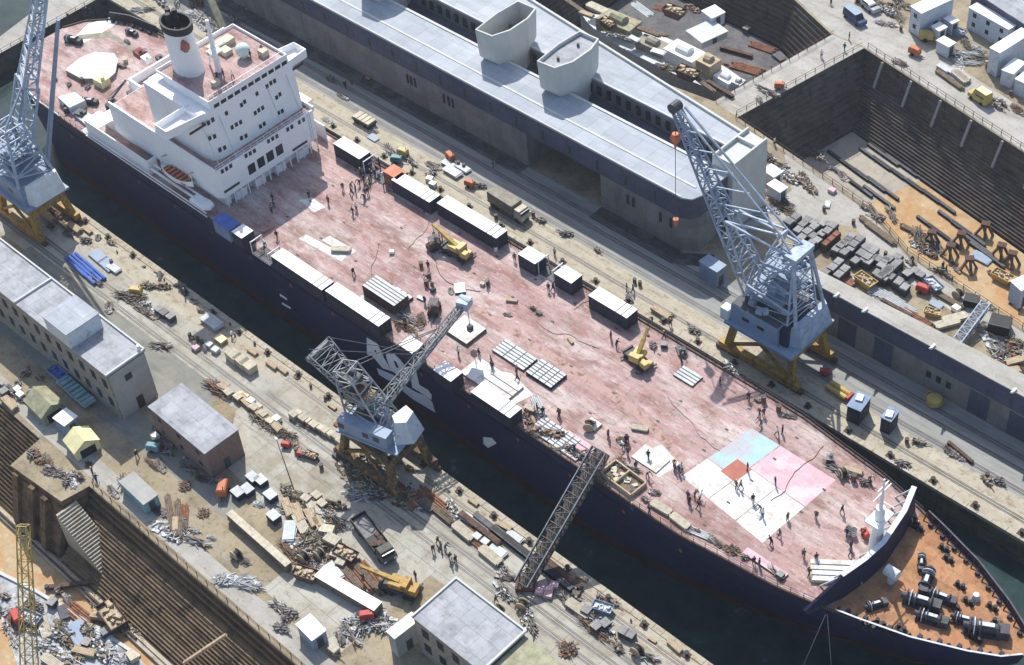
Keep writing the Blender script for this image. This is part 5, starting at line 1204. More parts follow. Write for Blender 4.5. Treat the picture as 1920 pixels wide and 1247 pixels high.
KD={
 'timber':(planks(4.5,1.5,.8,6,3,'timber','timber_dark'),'stack of brown timber','timber stack'),
 'timber_pale':(planks(5,1.8,.7,7,3,'timber_pale','timber_dark'),'stack of pale planks','timber stack'),
 'timber_long':(planks(9,1.2,.5,4,2,'timber_dark','timber'),'long dark timber baulks','timber stack'),
 'pipes':(pipes(5,5,.16,'sheet_metal'),'row of pale steel pipes','pipes'),
 'pipes_rust':(pipes(6,6,.18,'rust'),'row of rusty pipes','pipes'),
 'pipes_blue':(pipes(6.4,4,.3,'blue'),'bundle of thick blue pipes','pipes'),
 'heap':(heap(26,2.3,1.4,('rust_dark','dull_wood','dark_steel')),'dark heap','scrap heap'),
 'heap_pale':(heap(22,2.2,1.0,('dull_sheet','dull_wood','dark_steel')),'pale heap of scrap','scrap heap'),
 'heap_white':(heap(20,2.0,.8,('sheet_metal','dull_sheet','block_top')),'light grey heap of rubble','rubble heap'),
 'heap_rust':(heap(22,2.0,1.0,('rust','dull_wood','rust_dark')),'rusty heap of scrap','scrap heap'),
 'heap_small':(heap(9,.9,.7,('rust_dark','dull_wood','dull_sheet'),(.1,.45)),'small heap of scrap','gear heap'),
 'crate':(crate(1.6,1.3,1.2,'timber','timber_pale'),'wooden crate with pale lid','crate'),
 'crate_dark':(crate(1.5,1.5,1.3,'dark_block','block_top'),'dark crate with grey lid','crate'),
 'crate_big':(crate(3.0,2.0,1.8,'cream','timber_pale'),'large cream crate','crate'),
 'crate_blue':(crate(2.2,1.7,1.5,'navy_shade_box','sheet_metal'),'navy crate with pale grey lid','crate'),
 'crate_yellow':(crate(2.2,1.6,.9,'yellow','pale_yellow'),'yellow crate','crate'),
 'drum':(drum('rust'),'rusty oil drum','drum'),'drum_blue':(drum('blue'),'blue oil drum','drum'),'drum_white':(drum('container_white'),'white drum','drum'),
 'reel':(reel,'wooden cable reel','cable reel'),
 'gen':(gen('orange'),'orange wheeled compressor','compressor'),'gen_g':(gen('teal'),'teal wheeled compressor','compressor'),'gen_y':(gen('yellow'),'yellow wheeled compressor','compressor'),'gen_r':(gen('red'),'red wheeled compressor','compressor'),
 'skip':(skip('rust_dark','timber'),'brown rubbish skip','skip'),'skip_b':(skip('blue_box','sheet_metal'),'grey-blue rubbish skip','skip'),'skip_y':(skip('yellow','timber'),'yellow rubbish skip','skip'),
 'girder':(girder(8),'rusty steel girder','girder'),'girder_l':(girder(13,'dark_steel'),'long dark steel girder','girder'),
 'shore':(shore,'dark timber trestle','trestle'),
 'pallet':(palletload('cream','timber'),'pallet with a cream load','pallet load'),'pallet_p':(palletload('pale_pink','timber',.8),'pallet with a pale pink load','pallet load'),'pallet_w':(palletload('container_white','timber'),'pallet with a white load','pallet load'),'pallet_g':(palletload('sheet_metal','timber_dark',.9),'pallet with a grey load','pallet load'),
 'plates':(sheetstack('sheet_metal'),'stack of pale steel plates','plate stack'),'plates_d':(sheetstack('dark_steel'),'stack of dark steel plates','plate stack'),'plates_r':(sheetstack('rust'),'stack of rusty plates','plate stack'),'plates_b':(sheetstack('grey_blue',4.2,2.4,.3),'stack of blue-grey plates','plate stack'),
}
LM=[(120,700,'the stone workshop'),(360,790,'the brick hut'),(720,880,'the middle crane'),(60,410,'the left crane'),(1460,640,'the right crane'),(900,1150,'the bottom workshop'),(1050,970,'the dark gangway'),(480,1010,'the first long white box'),(655,1105,'the second long white box'),(700,1010,'the flatbed truck'),(583,1175,'the lone white hut'),(260,915,'the teal cabin'),(110,900,'the dock pier head'),(150,820,'the yellow shed'),(120,780,'the white hut'),(200,1000,'the dock steps'),(460,690,'the cream crate rack'),(165,505,'the blue pipes'),(745,1100,'the quay mobile crane'),
 (957,380,'the covered truck'),(685,222,'the flat wagon'),(1330,500,'the blue-grey shed'),(1610,750,'the larger dark cabin'),(1667,780,'the smaller dark cabin'),(1752,750,'the yellow tank'),(1060,140,'the closed roof tower'),(950,60,'the open roof tower'),(1450,130,'the dam road'),(1310,100,'the small vessel'),(1602,30,'the dark van'),(1838,177,'the yellow box van'),(1870,110,'the right-edge cabin'),(1735,50,'the first two-storey cabin'),(1770,80,'the pale blue cabin'),(1450,350,'the small white-roofed store'),(1540,450,'the rust-topped block'),(1620,530,'the yellow frame'),(1820,600,'the truss boom'),(1870,600,'the black tank'),(1905,540,'the white-roofed grey store'),(1640,340,'the dock floor rails'),(1750,470,'the dock trestles'),(520,330,'the superstructure'),(350,80,'the funnel'),(170,120,'the helicopter pad'),(620,540,'the near container row'),(850,390,'the far container row'),(850,460,'the deck mobile crane'),(815,585,'the deck forklift'),(1197,670,'the far-edge mobile crane'),(1149,567,'the lone far container'),(1024,700,'the grey grating panel'),(930,750,'the wide white container'),(1420,910,'the painted pad'),(1570,1075,'the white sheet stack'),(1665,980,'the foremast'),(1760,1120,'the foredeck winches'),(395,30,'the brown beam'),(45,1100,'the yellow boom'),(230,1180,'the grey dock shelf')]
AUTO=[]
def near(px,py,skip_=None):
    m=min(LM,key=lambda l:(l[0]-px)**2+(l[1]-py)**2); dx=px-m[0]; dy=py-m[1]
    if abs(dx)>abs(dy)*1.4: w_='right of' if dx>0 else 'left of'
    elif abs(dy)>abs(dx)*1.4: w_='below' if dy>0 else 'above'
    else: w_=('lower ' if dy>0 else 'upper ')+('right of' if dx>0 else 'left of')
    return w_+' '+m[2]
def put(kind,px,py,rz=0,z=0,sc=None,base=None,cat=None):
    g=G(px,py,z); mkf,lab,c=KD[kind]; k0=kind
    if DZ<=z<DZ+1: g.y=max(g.y,SY-hw(g.x)+1.7); g.y=min(g.y,SY+hw(g.x)-1.2)
    if kind.startswith('heap'):
        v_=rnd.randrange(4); kind=kind+str(v_); a_=HP[k0]; mkf=heap(*a_[:4],style=v_,sz=a_[4] if len(a_)>4 else (.12,.6)); rz=rnd.uniform(-35,35)+(180 if rnd.random()<.5 else 0)
        lab=lab+(' and mixed gear',' and long bars',' and flat sheets',' and small drums')[v_]
        k_=sc or 1; o=place(kind,mkf,(g.x,g.y,z+.012),rz,'x',None,None,(k_*rnd.uniform(.9,1.5),k_*rnd.uniform(.6,1.0),k_*rnd.uniform(.7,1.1)))
        o['category']=c; AUTO.append((o,lab+', '+near(px,py),px,lab+' items')); return o
    sc=(sc or 1)*(.62 if kind=='girder_l' and z<-12 else .82 if kind[:5] in ('crate','timbe','palle','plate','gen','gen_y','gen_r','gen_g') or kind=='gen' else 1)
    o=place(kind,mkf,(g.x,g.y,z+.012),rz,'x',None,None,(sc,)*3); o['category']=c; AUTO.append((o,(base or lab)+', '+near(px,py),px,lab+' items')); return o
Y=[]
def many(s):
    for ln in s.strip().splitlines():
        k,*pts=ln.split()
        for p in pts:
            q_=p.split(','); put(k,float(q_[0]),float(q_[1]),float(q_[2]) if len(q_)>2 else rnd.uniform(-8,8),0,float(q_[3]) if len(q_)>3 else None)
# near quay, from the left crane down to the bottom right
many('''
pipes_blue 150,497,-4 168,512,-4
plates_b 185,482,-3 203,497,-3
plates 400,607,-3,1.5 215,505,0
heap 245,555 290,540,0,.9 655,872 690,900 720,920 755,935 270,580,0,.7
heap_pale 265,570 285,587,0,.9 575,960 610,985 1115,1165 965,1128 985,1155,0,.7 1400,395 1440,390,0,.7 690,930,0,.8
crate_dark 310,593,0 322,600,0 300,586,0
drum 372,640 380,646 357,633 363,640 905,520 250,560
drum_white 366,648 385,655 300,520
gen_y 258,552,30
pallet_p 368,655 1018,1100,30 1030,1108,30 1028,1118,30 1012,1112,30 1040,1100,30
crate_yellow 415,640,0 455,748,10
crate_big 440,674,-3 455,684,-3 468,693,-3
pallet_g 393,650 405,660
heap_rust 410,728,20 470,762,20,.8 585,800,10,.7 345,910,0,.7
heap 440,745,20,.7 500,788,20,.8 530,810,20,.8 545,825,20,.7
timber 425,735,-6 462,756,-6 488,778,-6 515,800,-6
crate 430,742 448,750 478,770 495,782 552,783,0 570,790,0 590,802,0 610,812,0 630,822,0 640,832,0
pallet 560,780,0 577,793,0 600,806,0 620,818,0 485,768 508,795
pallet_w 472,757 520,790 640,845
gen_r 538,838,30,.7 565,855,20,.6
drum 603,878 570,857 556,848 600,560 210,495
skip 585,858,15,.6
heap_small 205,575 302,648 345,545 95,425 130,440 160,452 180,530
timber 90,410,0 140,430,0 110,395,0
heap_rust 100,400 135,415,0,.7
timber_long 115,420,0 820,960,-3 860,985,-3
plates_d 640,860 800,950
heap_pale 700,870 780,940,0,.8 850,965,0,.8
pipes_rust 760,930,-4 810,940,-4 905,1020,-3
girder_l 950,1015,-2 985,1040,-2 1010,1060,-2
girder 900,995,-2 1050,1075,-2
plates 880,975 905,990 935,1035,0 965,1010
timber_pale 870,1000,-3 920,1045,-3 1085,1145
pallet_g 895,1010,0 910,1020,0
heap_small 955,1085 945,1075 1080,1115 1150,1130 1160,1215 1210,1230 1060,1130 1000,1180
skip_b 1130,1145,20,.8
crate_dark 1100,1150 1118,1180 1135,1175 1170,1190,10 1182,1196,10
heap_rust 1115,1178,0,.7 1060,1215
reel 980,1140,20 935,1150 1195,1225
crate_blue 476,903,-3 491,908,-3 448,931,-3 466,925,-3 509,936,-3 515,975,-3
heap_white 485,948,0,.5 395,1010,20,.5 423,1085,30 445,1092,30 465,1100,20,.8 180,730,20,.6
plates 545,1000,-50,1.3
timber_pale 590,960,-20 565,985,-20
timber 585,975,-20 602,990,-20 560,965,-25 540,955,-25
heap 600,945 620,965,0,.8 560,935,0,.8 620,1010 575,1015 595,1030 550,935,0,.8
heap_rust 590,1015 560,1040 610,1050,0,.9 540,1030,0,.8 380,960,0,.6
heap_pale 560,1020 600,1060,0,.8 700,1180 720,1165 690,1165
crate_big 625,1020,10,.9 615,1000,30,.8
crate 575,940 595,935,0 605,950,0 630,1045,20 640,1060,20
skip 575,1083,20 650,1045,10
reel 600,1045 570,1050 445,1045
pipes_rust 630,1075,-12 690,1082,-12 660,1078,-12
plates 628,1075,-12,1.2
timber_long 655,1080,-8 690,1087,-8 320,965,-30 335,975,-35
gen 420,925,-50,1.3
gen_g 290,845,30 385,870
heap_small 300,870 315,850 325,835 385,900 360,880
drum 290,830 305,838 300,845 372,893
pallet_w 292,822,0
timber_long 320,820,10 335,835,10
heap_rust 70,855,0,.8 90,870,0,.6 165,870,0,.5 285,870,0,.5
heap_pale 135,905,0,.6 350,995,0,.7 310,990
heap_small 60,853 95,885 150,895 105,885 125,905 235,905 300,960 370,1015 345,985 210,920
pipes_rust 345,965,-40,.6
timber 330,985,-40,.7
heap_small 455,1052 535,1160 545,1150 520,1140 530,1180 625,1222 640,1200 660,1190
crate 627,1222
gen_r 690,1160,50
heap_pale 380,860,0,.7
heap_small 35,720 25,735 60,740 45,750 10,730 50,700 75,710
pallet_w 40,745,0 35,735,0
crate_dark 10,740,0
timber 20,760,-4
''')
# far quay
many('''
gen_y 757,292,10
gen_g 745,305,30
gen 845,300,-15 882,350,10,.9
heap_small 810,310 812,325 805,335 900,350 620,150 735,285 770,300 640,180
pallet_w 806,340,20 812,350
plates 850,325,-3,1.3 870,318,-3 842,310,-3
plates_b 700,260,0,.6
heap_white 700,245,0,.6 615,225,0,.6
drum 1000,405 860,310 870,315 930,410 1190,530 1200,535
heap_small 1015,415 1060,440 1120,470 1180,560 1250,590 1300,620 1480,840 1690,870
timber 1240,590,-3 1400,880,0
heap_pale 1380,705,0,.9
girder 1800,850,-12,.6
heap_small 1850,900 1875,905 1795,855 1780,845 1720,830
drum 1850,895 1700,830 1545,705
gen_r 1547,703,30,.8
skip_y 1752,755,0,.8
heap 460,10,0,.8 500,20,0,.6
heap_pale 300,5 330,5,0,.8 385,40 400,60,0,.7 270,20,0,.7 440,40,0,.6
heap_white 360,30 375,50,0,.6
heap_rust 365,5 430,55,0,.7 395,75,0,.7
heap_small 420,70 440,75 490,95 520,100
skip 690,150,0,.4
''')
# crate yard
def cc(a,b,s=6,ox=1400,oy=360): return ox+a/s,oy+b/s
for (a,b) in [(635,350),(580,415),(850,455),(790,535),(930,350),(860,340),(1170,490),(1180,620),(1100,665),(1290,690),(1225,760),(1370,770),(900,880),(1520,810),(1600,740),(1650,830),(1470,900),(1710,1000),(590,560),(680,300),(1010,630),(1350,600),(1430,640),(1560,760),(1480,740),(1420,720),(1330,740),(1620,940),(1700,780),(620,500),(740,480),(680,660),(660,620),(1060,610),(470,310),(540,300),(760,330),(1700,720),(1560,950),(1780,1060)]:
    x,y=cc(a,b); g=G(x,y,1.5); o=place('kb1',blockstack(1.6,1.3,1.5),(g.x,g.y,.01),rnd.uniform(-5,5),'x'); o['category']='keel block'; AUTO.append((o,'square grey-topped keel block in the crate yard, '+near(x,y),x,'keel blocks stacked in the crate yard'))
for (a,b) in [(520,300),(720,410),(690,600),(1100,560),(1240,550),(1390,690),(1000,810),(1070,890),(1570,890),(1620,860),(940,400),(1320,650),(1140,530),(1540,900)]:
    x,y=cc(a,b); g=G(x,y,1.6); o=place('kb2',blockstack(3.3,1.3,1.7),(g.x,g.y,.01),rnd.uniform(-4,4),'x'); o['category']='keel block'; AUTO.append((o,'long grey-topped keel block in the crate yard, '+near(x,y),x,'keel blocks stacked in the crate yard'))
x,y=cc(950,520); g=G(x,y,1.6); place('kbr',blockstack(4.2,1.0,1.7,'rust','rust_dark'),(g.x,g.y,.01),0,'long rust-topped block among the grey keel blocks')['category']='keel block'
many('''
skip_y 1622,533,-8
plates_r 1588,530
heap_pale 1460,375,0,1.0 1575,520,0,.6 1480,330 1500,340,0,.7 1640,555,0,.8
heap_rust 1465,388,0,.8 1475,395,0,.6
heap 1510,345,0,.8 1505,335,0,.6
pipes 1670,560,-2 1690,575,-2 1655,555,-2
girder 1680,580,-2,.7 1700,600,-2,.7
pipes_rust 1715,600,-2
plates_b 1720,518,10,.7
crate_dark 1715,515 1725,522 1700,520
skip_b 1750,540,-20,.9
gen_r 1730,548,10
skip_y 1747,590,20,.7
plates_b 1755,572,0,.6
pallet_w 1792,583
timber_pale 1790,600,60 1775,610,60
reel 1795,558
heap_small 1690,500 1710,495 1765,510 1775,515 1690,530 1640,400 1620,390 1540,300 1560,320 1580,330 1650,410
heap_small 1430,300 1445,300 1420,290 1440,290 1465,310
timber_long 1770,560,-3 1650,440,-12 1640,430,-12
heap_pale 1860,640 1885,655,0,.8 1840,620,0,.6
heap_rust 1900,660 1880,690,0,.8 1910,700,0,.8
girder 1870,670,70,.6 1895,690,70,.5
timber 1905,680,60 1890,700,50
heap 1905,640,0,.8 1840,570,0,.8
pallet_p 1560,360
plates 1552,385,-60,.6
drum 1545,395 1600,420 1660,480
heap_white 1810,105,0,.9 1830,95,0,.8 1800,120,0,.7 1822,120,0,.6
heap 1850,110,0,.7 1815,85,0,.7 1790,100,0,.6
skip_b 1797,65,0,.8
gen_y 1737,75,30,1.3
gen 1715,103,0,1.1
skip 1860,125,40,.8
timber_pale 1802,145,-20 1800,148,-20
plates 1770,130,-15 1790,140,-15
timber_long 1780,152,-15
heap_pale 1665,25,0,.9 1660,45,0,.7
heap 1655,10,0,.9 1690,10,0,.9 1680,30,0,.7 1640,5,0,.8
gen_r 1612,4,0
drum 1689,57 1895,178
heap_rust 1910,208,0,.8
heap_small 1850,188 1870,200 1880,195 1690,120
gen 1462,166,30,.9
heap_small 1440,172 1425,190
''')
for (px,py) in [(1225,62),(1180,45),(1150,30),(1205,20),(1250,20),(1120,20),(1100,30),(1140,50),(1235,100),(1190,75),(1265,30),(1300,20),(1080,15),(1160,70),(1260,130),(1290,145),(1320,160),(1350,170),(1210,60)]:
    k=rnd.choice(['heap','heap_pale','timber','plates','skip','heap_rust','pipes','girder','timber_pale','pipes_rust','timber_long']); put(k,px,py,rnd.uniform(-15,15),0,rnd.uniform(.8,1.3))
for (px,py) in [(1400,60),(1430,90),(1380,100),(1450,40),(1480,70),(1500,90),(1400,130),(1350,40),(1420,20),(1460,110),(1330,120),(1240,150),(1215,135),(1200,110),(1170,95),(1275,165),(1255,85)]:
    put(rnd.choice(['heap','heap_pale','timber','plates_d','girder','shore','pipes_rust','crate_dark']),px,py,rnd.uniform(-15,15),-9,rnd.uniform(.8,1.2))
# in the big dry dock
for (px,py,rz,k) in [(1590,338,-12,'girder_l'),(1606,350,-12,'girder_l'),(1648,372,-12,'girder_l'),(1580,305,-12,'girder_l'),(1600,320,-12,'girder_l'),(1630,340,-12,'girder_l'),(1655,355,-12,'girder_l'),(1640,300,-12,'girder_l'),(1665,316,-12,'girder_l'),(1700,340,-12,'girder_l'),(1730,360,-12,'girder_l'),(1760,380,-12,'girder_l'),(1655,292,-12,'girder_l'),(1690,312,-12,'girder_l'),(1740,345,-12,'girder_l'),(1750,430,-12,'girder_l'),(1770,445,-12,'girder_l'),(1830,460,-12,'girder_l'),(1790,420,-12,'girder_l'),(1815,440,-12,'girder_l'),(1850,480,-12,'girder_l'),
  (1845,440,0,'shore'),(1780,480,0,'shore'),(1815,505,20,'shore'),(1895,495,0,'shore'),(1875,480,0,'shore'),(1745,455,0,'shore'),(1910,570,0,'shore'),(1800,458,0,'shore'),
  (1720,440,0,'timber_long'),(1730,450,0,'heap'),(1725,462,0,'heap_pale'),(1740,470,0,'heap_rust'),(1760,462,0,'heap_small'),(1840,485,0,'plates_b'),(1878,525,0,'skip_y'),(1790,500,0,'heap_small'),(1670,405,0,'heap_small'),(1860,515,0,'heap_small'),
  (1515,268,0,'heap_white'),(1510,245,0,'heap_white'),(1530,235,0,'heap_pale'),(1500,250,0,'heap_pale'),(1545,240,0,'heap'),(1560,230,0,'heap_pale'),(1520,280,0,'heap')]:
    put(k,px,py,rz+0,FZ,1.0,None)
# in the lower left dock
for (px,py,k,s_) in [(20,1150,'heap_pale',1),(50,1150,'heap',1),(35,1170,'heap_rust',.8),(60,1165,'skip_b',1),(35,1165,'gen_r',1.2),(90,1190,'heap_pale',1),(85,1180,'timber_pale',1),(80,1210,'heap_white',1),(120,1180,'heap',.8),(110,1110,'heap_small',1),(130,1130,'heap_small',1),(150,1190,'plates_b',1.3),(175,1195,'heap',1.1),(170,1180,'pipes',1),(190,1215,'heap_pale',1),(140,1215,'heap',1),(160,1225,'timber',1),(110,1230,'heap_pale',1),(130,1240,'heap_white',1),(210,1225,'heap_white',1.2),(230,1240,'heap_white',1),(250,1235,'crate_big',.7),(100,1245,'timber_pale',1),(180,1140,'heap',1),(190,1130,'heap_rust',.7),(215,1165,'skip',1.5),(205,1160,'timber',1.4),(235,1180,'heap',1),(75,1140,'heap_small',1),(10,1120,'heap_small',1),(60,1120,'drum_white',1),(90,1105,'drum_blue',1),(100,1135,'crate_dark',1),(120,1150,'plates_d',1),(150,1155,'pipes_rust',1),(20,1190,'heap_pale',.8),(200,1190,'crate_dark',1),(165,1210,'crate_dark',1)]:
    put(k,px,py,rnd.uniform(-30,30),-10.55,s_)
# bollards along both dock edges
def bollard():
    t=thing('bollard','x','bollard'); b=MB(); b.tube((0,0,0),(0,0,.5),.22,10); b.tube((0,0,.5),(0,0,.68),.34,10); b.build('post',['black'],t); b=MB(); b.box(-.5,.5,-.5,.5,0,.06); b.build('base_plate',['rust_dark'],t); return t
for i in range(24):
    x=-76+i*7.1
    for y in (NQ-1.0,FQ+.9):
        p=Vector((x+rnd.uniform(-.4,.4),y,0)); c_=CAMR.transposed()@(p-CAMP); X_=c_.x/c_.z*F_+CX; Y_=c_.y/c_.z*F_+CY
        if 0<X_<1920 and 0<Y_<1247: o=place('bol',bollard,(p.x,p.y,.11),0,'x'); o['category']='bollard'; AUTO.append((o,'black mooring bollard on the %s quay edge, '%('near' if y<0 else 'far')+near(X_,Y_),X_,'mooring bollards along the dock edges'))
# gear strewn along the near dock edge
i=0
for k in range(46):
    x=-74+k*3.1+rnd.uniform(-1,1); y=NQ-rnd.uniform(.8,2.6); p=Vector((x,y,0)); c_=CAMR.transposed()@(p-CAMP); X_=c_.x/c_.z*F_+CX; Y_=c_.y/c_.z*F_+CY
    if 0<X_<1920 and 0<Y_<1247 and not(640<X_<830): put(rnd.choice(['heap_small','heap_small','drum','timber']),X_,Y_,rnd.uniform(-10,10),0,rnd.uniform(.35,.75))
# ================= VEHICLES AND ONE-OFF THINGS =================
def wheels(t,xs_,w_,r):
    for x in xs_:
        for y in (-w_,w_): b=MB(); b.tube((x,y-.16,r),(x,y+.16,r),r,14); b.build('wheel',['tyre'],t)
def truck(cabm,bedm,L=8.5,load=None,cover=None):
    def f():
        t=thing('truck','x','truck'); b=MB(); b.box(-L/2,L/2,-.45,.45,.6,.9); b.build('chassis',['dark_steel'],t); x=L/2
        b=MB(); b.box(x-2.0,x-.1,-1.15,1.15,.75,1.75); b.prism([(x-2.0,-1.1),(x-.35,-1.1),(x-.35,1.1),(x-2.0,1.1)],1.75,2.55,top=[(x-1.95,-1.0),(x-.75,-1.0),(x-.75,1.0),(x-1.95,1.0)]); c_=b.build('cab',[cabm],t)
        b=MB(); b.box(x-.5,x-.32,-.95,.95,1.8,2.35); b.build('windscreen',['dark_glass'],c_)
        for y in (-.8,.8): b=MB(); b.box(x-.12,x-.04,y-.2,y+.2,.95,1.25); b.build('headlight',['container_white'],c_)
        b=MB(); b.box(-L/2,x-2.2,-1.25,1.25,.9,1.1)
        if not cover:
            for y in (-1.25,1.13): b.box(-L/2,x-2.2,y,y+.12,1.1,1.7)
            b.box(-L/2,-L/2+.12,-1.13,1.13,1.1,1.7); b.box(x-2.35,x-2.2,-1.13,1.13,1.1,2.1)
        b.build('bed',['black' if not cover else bedm],t)
        b=MB()
        if cover: b.box(-L/2+.05,x-2.35,-1.2,1.2,1.1,3.0); b.build('cover',[cover],t)
        else: b.box(-L/2+.14,-.6,-1.1,1.1,1.1,1.15); b.build('bed_floor',['block_top'],t); b=MB(); [b.ob((rnd.uniform(-.4,x-2.9),rnd.uniform(-.8,.8),1.1),(.8,.6,rnd.uniform(.2,.7)),rnd.uniform(0,90)) for _ in range(12)]; b.build('load',['rust_dark'],t)
        wheels(t,(-L/2+1.1,-L/2+2.2,x-1.3),1.05,.5); return t
    return f
g=G(702,1012,.8); place('tr1',truck('truck_green','black',9.4),(g.x,g.y,.01),-13,'dark flatbed truck with half-empty pale bed on the near quay')
g=G(955,385,1.5); place('tr2',truck('cream','timber_dark',8.4,None,'tarp_brown'),(g.x,g.y,.01),-2,'covered brown truck parked on the far quay beside the ship')
def van(m,m2,L=4.6,H=2.0):
    def f():
        t=thing('van','x','van'); b=MB(); b.box(-L/2,L/2,-.9,.9,.35,1.1); b.prism([(-L/2,-.88),(L/2-.9,-.88),(L/2-.9,.88),(-L/2,.88)],1.1,H,top=[(-L/2+.1,-.78),(L/2-1.5,-.78),(L/2-1.5,.78),(-L/2+.1,.78)]); o=b.build('body',[m],t)
        b=MB(); b.box(-L/2+.15,L/2-1.55,-.76,.76,H,H+.04); b.build('roof',[m2],o)
        b=MB(); b.add([(L/2-.93,-.8,1.15),(L/2-.93,.8,1.15),(L/2-1.42,.72,H-.1),(L/2-1.42,-.72,H-.1),(L/2-.9,-.8,1.17),(L/2-.9,.8,1.17),(L/2-1.38,.72,H-.08),(L/2-1.38,-.72,H-.08)],[(0,1,2,3),(4,5,6,7),(0,4,5,1)]); b.build('windscreen',['dark_glass'],o)
        for s_ in (-1,1): b=MB(); b.box(-L/2+.5,L/2-1.7,s_*.84-.02,s_*.84+.02,1.25,1.65); b.build('side_window',['dark_glass'],o)
        wheels(t,(-L/2+.9,L/2-.9),.82,.34); return t
    return f
g=G(1603,30,1); place('van1',van('cloth_blue','grey_blue',5.2,2.0),(g.x,g.y,.01),-18,'dark blue van driving on the road above the dock dam')
g=G(1838,178,1.2); place('van2',van('yellow','pale_yellow',4.2,2.5),(g.x,g.y,.01),168,'yellow box van parked beside the big dry dock')
g=G(1632,12,.6); place('van3',van('grey_box','sail_white',4.0,1.4),(g.x,g.y,.01),-18,'small grey car at the roadside behind the dark van')
for px,L,W_,lab in (((484,1008),13.6,1.05,'first long white narrow box lying by the near quay track'),((652,1104),10.6,1.7,'second long white box beside the quay mobile crane')):
    g=G(*px,1.7); t=thing('long_box',lab,'box',(g.x,g.y,.01),-2 if L>12 else 8); b=MB(); b.box(-L/2,L/2,-W_/2,W_/2,.25,1.6); b.build('body',['timber_dark'],t); b=MB(); b.box(-L/2-.03,L/2+.03,-W_/2-.03,W_/2+.03,1.6,1.7); b.build('lid',['timber_pale' if L>12 else 'container_white'],t)
    for i in range(4): b=MB(); x=-L*.4+i*L*.8/3; b.box(x-.15,x+.15,-W_/2,W_/2,0,.25); b.build('bearer',['timber_dark'],t)
def wagon(L,m,lm):
    def f():
        t=thing('flat_wagon','x','wagon'); b=MB(); b.box(-L/2,L/2,-1.1,1.1,.7,.95); b.build('bed',[m],t); wheels(t,(-L*.36,-L*.22,L*.22,L*.36),.8,.4); b=MB()
        for i in range(8): x=-L/2+.5+i*(L-1)/7; b.box(x-.35,x+.35,-1,1,.95,1.25+.1*(i%2))
        b.build('load',[lm],t); return t
    return f
g=G(683,224,.9); place('wg1',wagon(4.6,'dark_steel','cream'),(g.x,g.y,.01),0,'small flat wagon with cream load on the far quay near the superstructure')
g=G(142,733,.9); place('wg2',wagon(8,'sheet_metal','teal'),(g.x,g.y,.01),-2,'long flat wagon with teal load beside the wall of the stone workshop')
g=G(108,700,.9); place('sk9',skip('blue_box','blue'),(g.x,g.y,.01),0,'blue skip in the shade behind the stone workshop')['category']='skip'
# yellow gas bottles trailer on far quay
g=G(1572,731,.6); t=thing('gas_cylinder','pair of long yellow cylinders lying on the far quay beside the right crane','cylinder',(g.x,g.y,.01),-2)
for y in (-.5,.5): b=MB(); b.tube((-1.8,y,.5),(1.8,y,.5),.45,12); b.build('cylinder',['yellow'],t)
b=MB(); b.ob((2.1,0,.2),(.4,1.6,.8)); b.build('valve_head',['red'],t)
# yellow dome tank
g=G(1752,750,.8); t=thing('yellow_tank','round yellow tank on the quay in front of the gallery building','tank',(g.x,g.y,.01)); b=MB(); b.tube((0,0,.2),(0,0,1.2),1.15,16); b.tube((0,0,1.2),(0,0,1.6),1.1,16,.4); b.build('body',['yellow'],t); b=MB(); b.box(-1.1,1.1,-.15,.15,0,.2); b.build('feet',['dark_steel'],t)
# truss boom lying in yard, black tank
g1=G(1785,655,.5); g2=G(1848,570,2.5); t=thing('truss_boom','long grey lattice boom leaning across the yard at the right','boom',tuple(g1)); e=Vector(g2)-Vector(g1); b=MB(); d=e.normalized(); s_=d.cross(Vector((0,0,1))).normalized(); u=s_.cross(d); b.truss([s_*a*.7+u*c*.5 for a,c in ((-1,-1),(1,-1),(1,1),(-1,1))],[e+s_*a*.7+u*c*.5 for a,c in ((-1,-1),(1,-1),(1,1),(-1,1))],12,.16,.09); b.build('lattice',['grey_blue_pale'],t); b=MB(); b.bar(u*.5,e+u*.5,.9,.08); b.build('walkway',['dark_steel'],t)
for px,lab in (((1875,608),'square black tank in the yard right of the lattice boom'),((1822,560),'small black tank at the upper end of the lattice boom')):
    g=G(*px,1.2); t=thing('black_tank',lab,'tank',(g.x,g.y,.01),20); k=1 if px[0]>1850 else .7; b=MB(); b.box(-1.6*k,1.6*k,-1.3*k,1.3*k,.1,2.0*k); b.build('body',['black'],t); b=MB(); b.box(-1.65*k,1.65*k,-1.35*k,-1.2*k,1.9*k,2.05*k); b.build('rim',['dark_steel'],t)
# brown jib beam beyond the far quay
g1=G(425,70,.5); g2=G(392,-8,6); t=thing('crane_beam','thick brown boom rising beyond the funnel on the far quay','boom',tuple(g1)); e=Vector(g2)-Vector(g1); b=MB(); b.bar((0,0,0),e,1.3,1.3); b.build('beam',['olive'],t); b=MB(); b.ob((0,0,-.4),(3,2.4,1.8),20); b.build('base',['rust_dark'],t)
# mast with flag rope near the brick hut
g1=G(551,918,0); t=thing('light_pole','thin dark pole leaning over the near quay by the navy crates','pole',tuple(g1)); e=Vector(G(518,823,7))-Vector(g1); b=MB(); b.tube((0,0,0),e,.09,8,.05); b.build('pole',['dark_steel'],t); b=MB(); b.ob(e,(.5,.2,.15)); b.build('lamp',['sail_white'],t)
# timber log and beams across the lower-left dock
g1=G(345,1243,-8); g2=G(424,1190,-2.5); v=MB(); v.bar((0,0,0),Vector(g2)-Vector(g1),.4); tag(v.build('dock_shore',['timber'],None,loc=tuple(g1)),'single long timber shore propped across the lower-left dock','timber')
g1=G(85,1102,-10.2); g2=G(190,1090,-9.4); v=MB(); v.bar((0,0,0),Vector(g2)-Vector(g1),.7,.5); tag(v.build('dock_beam',['rust_dark'],None,loc=tuple(g1)),'dark curved beam lying across the sandy dock floor','beam')
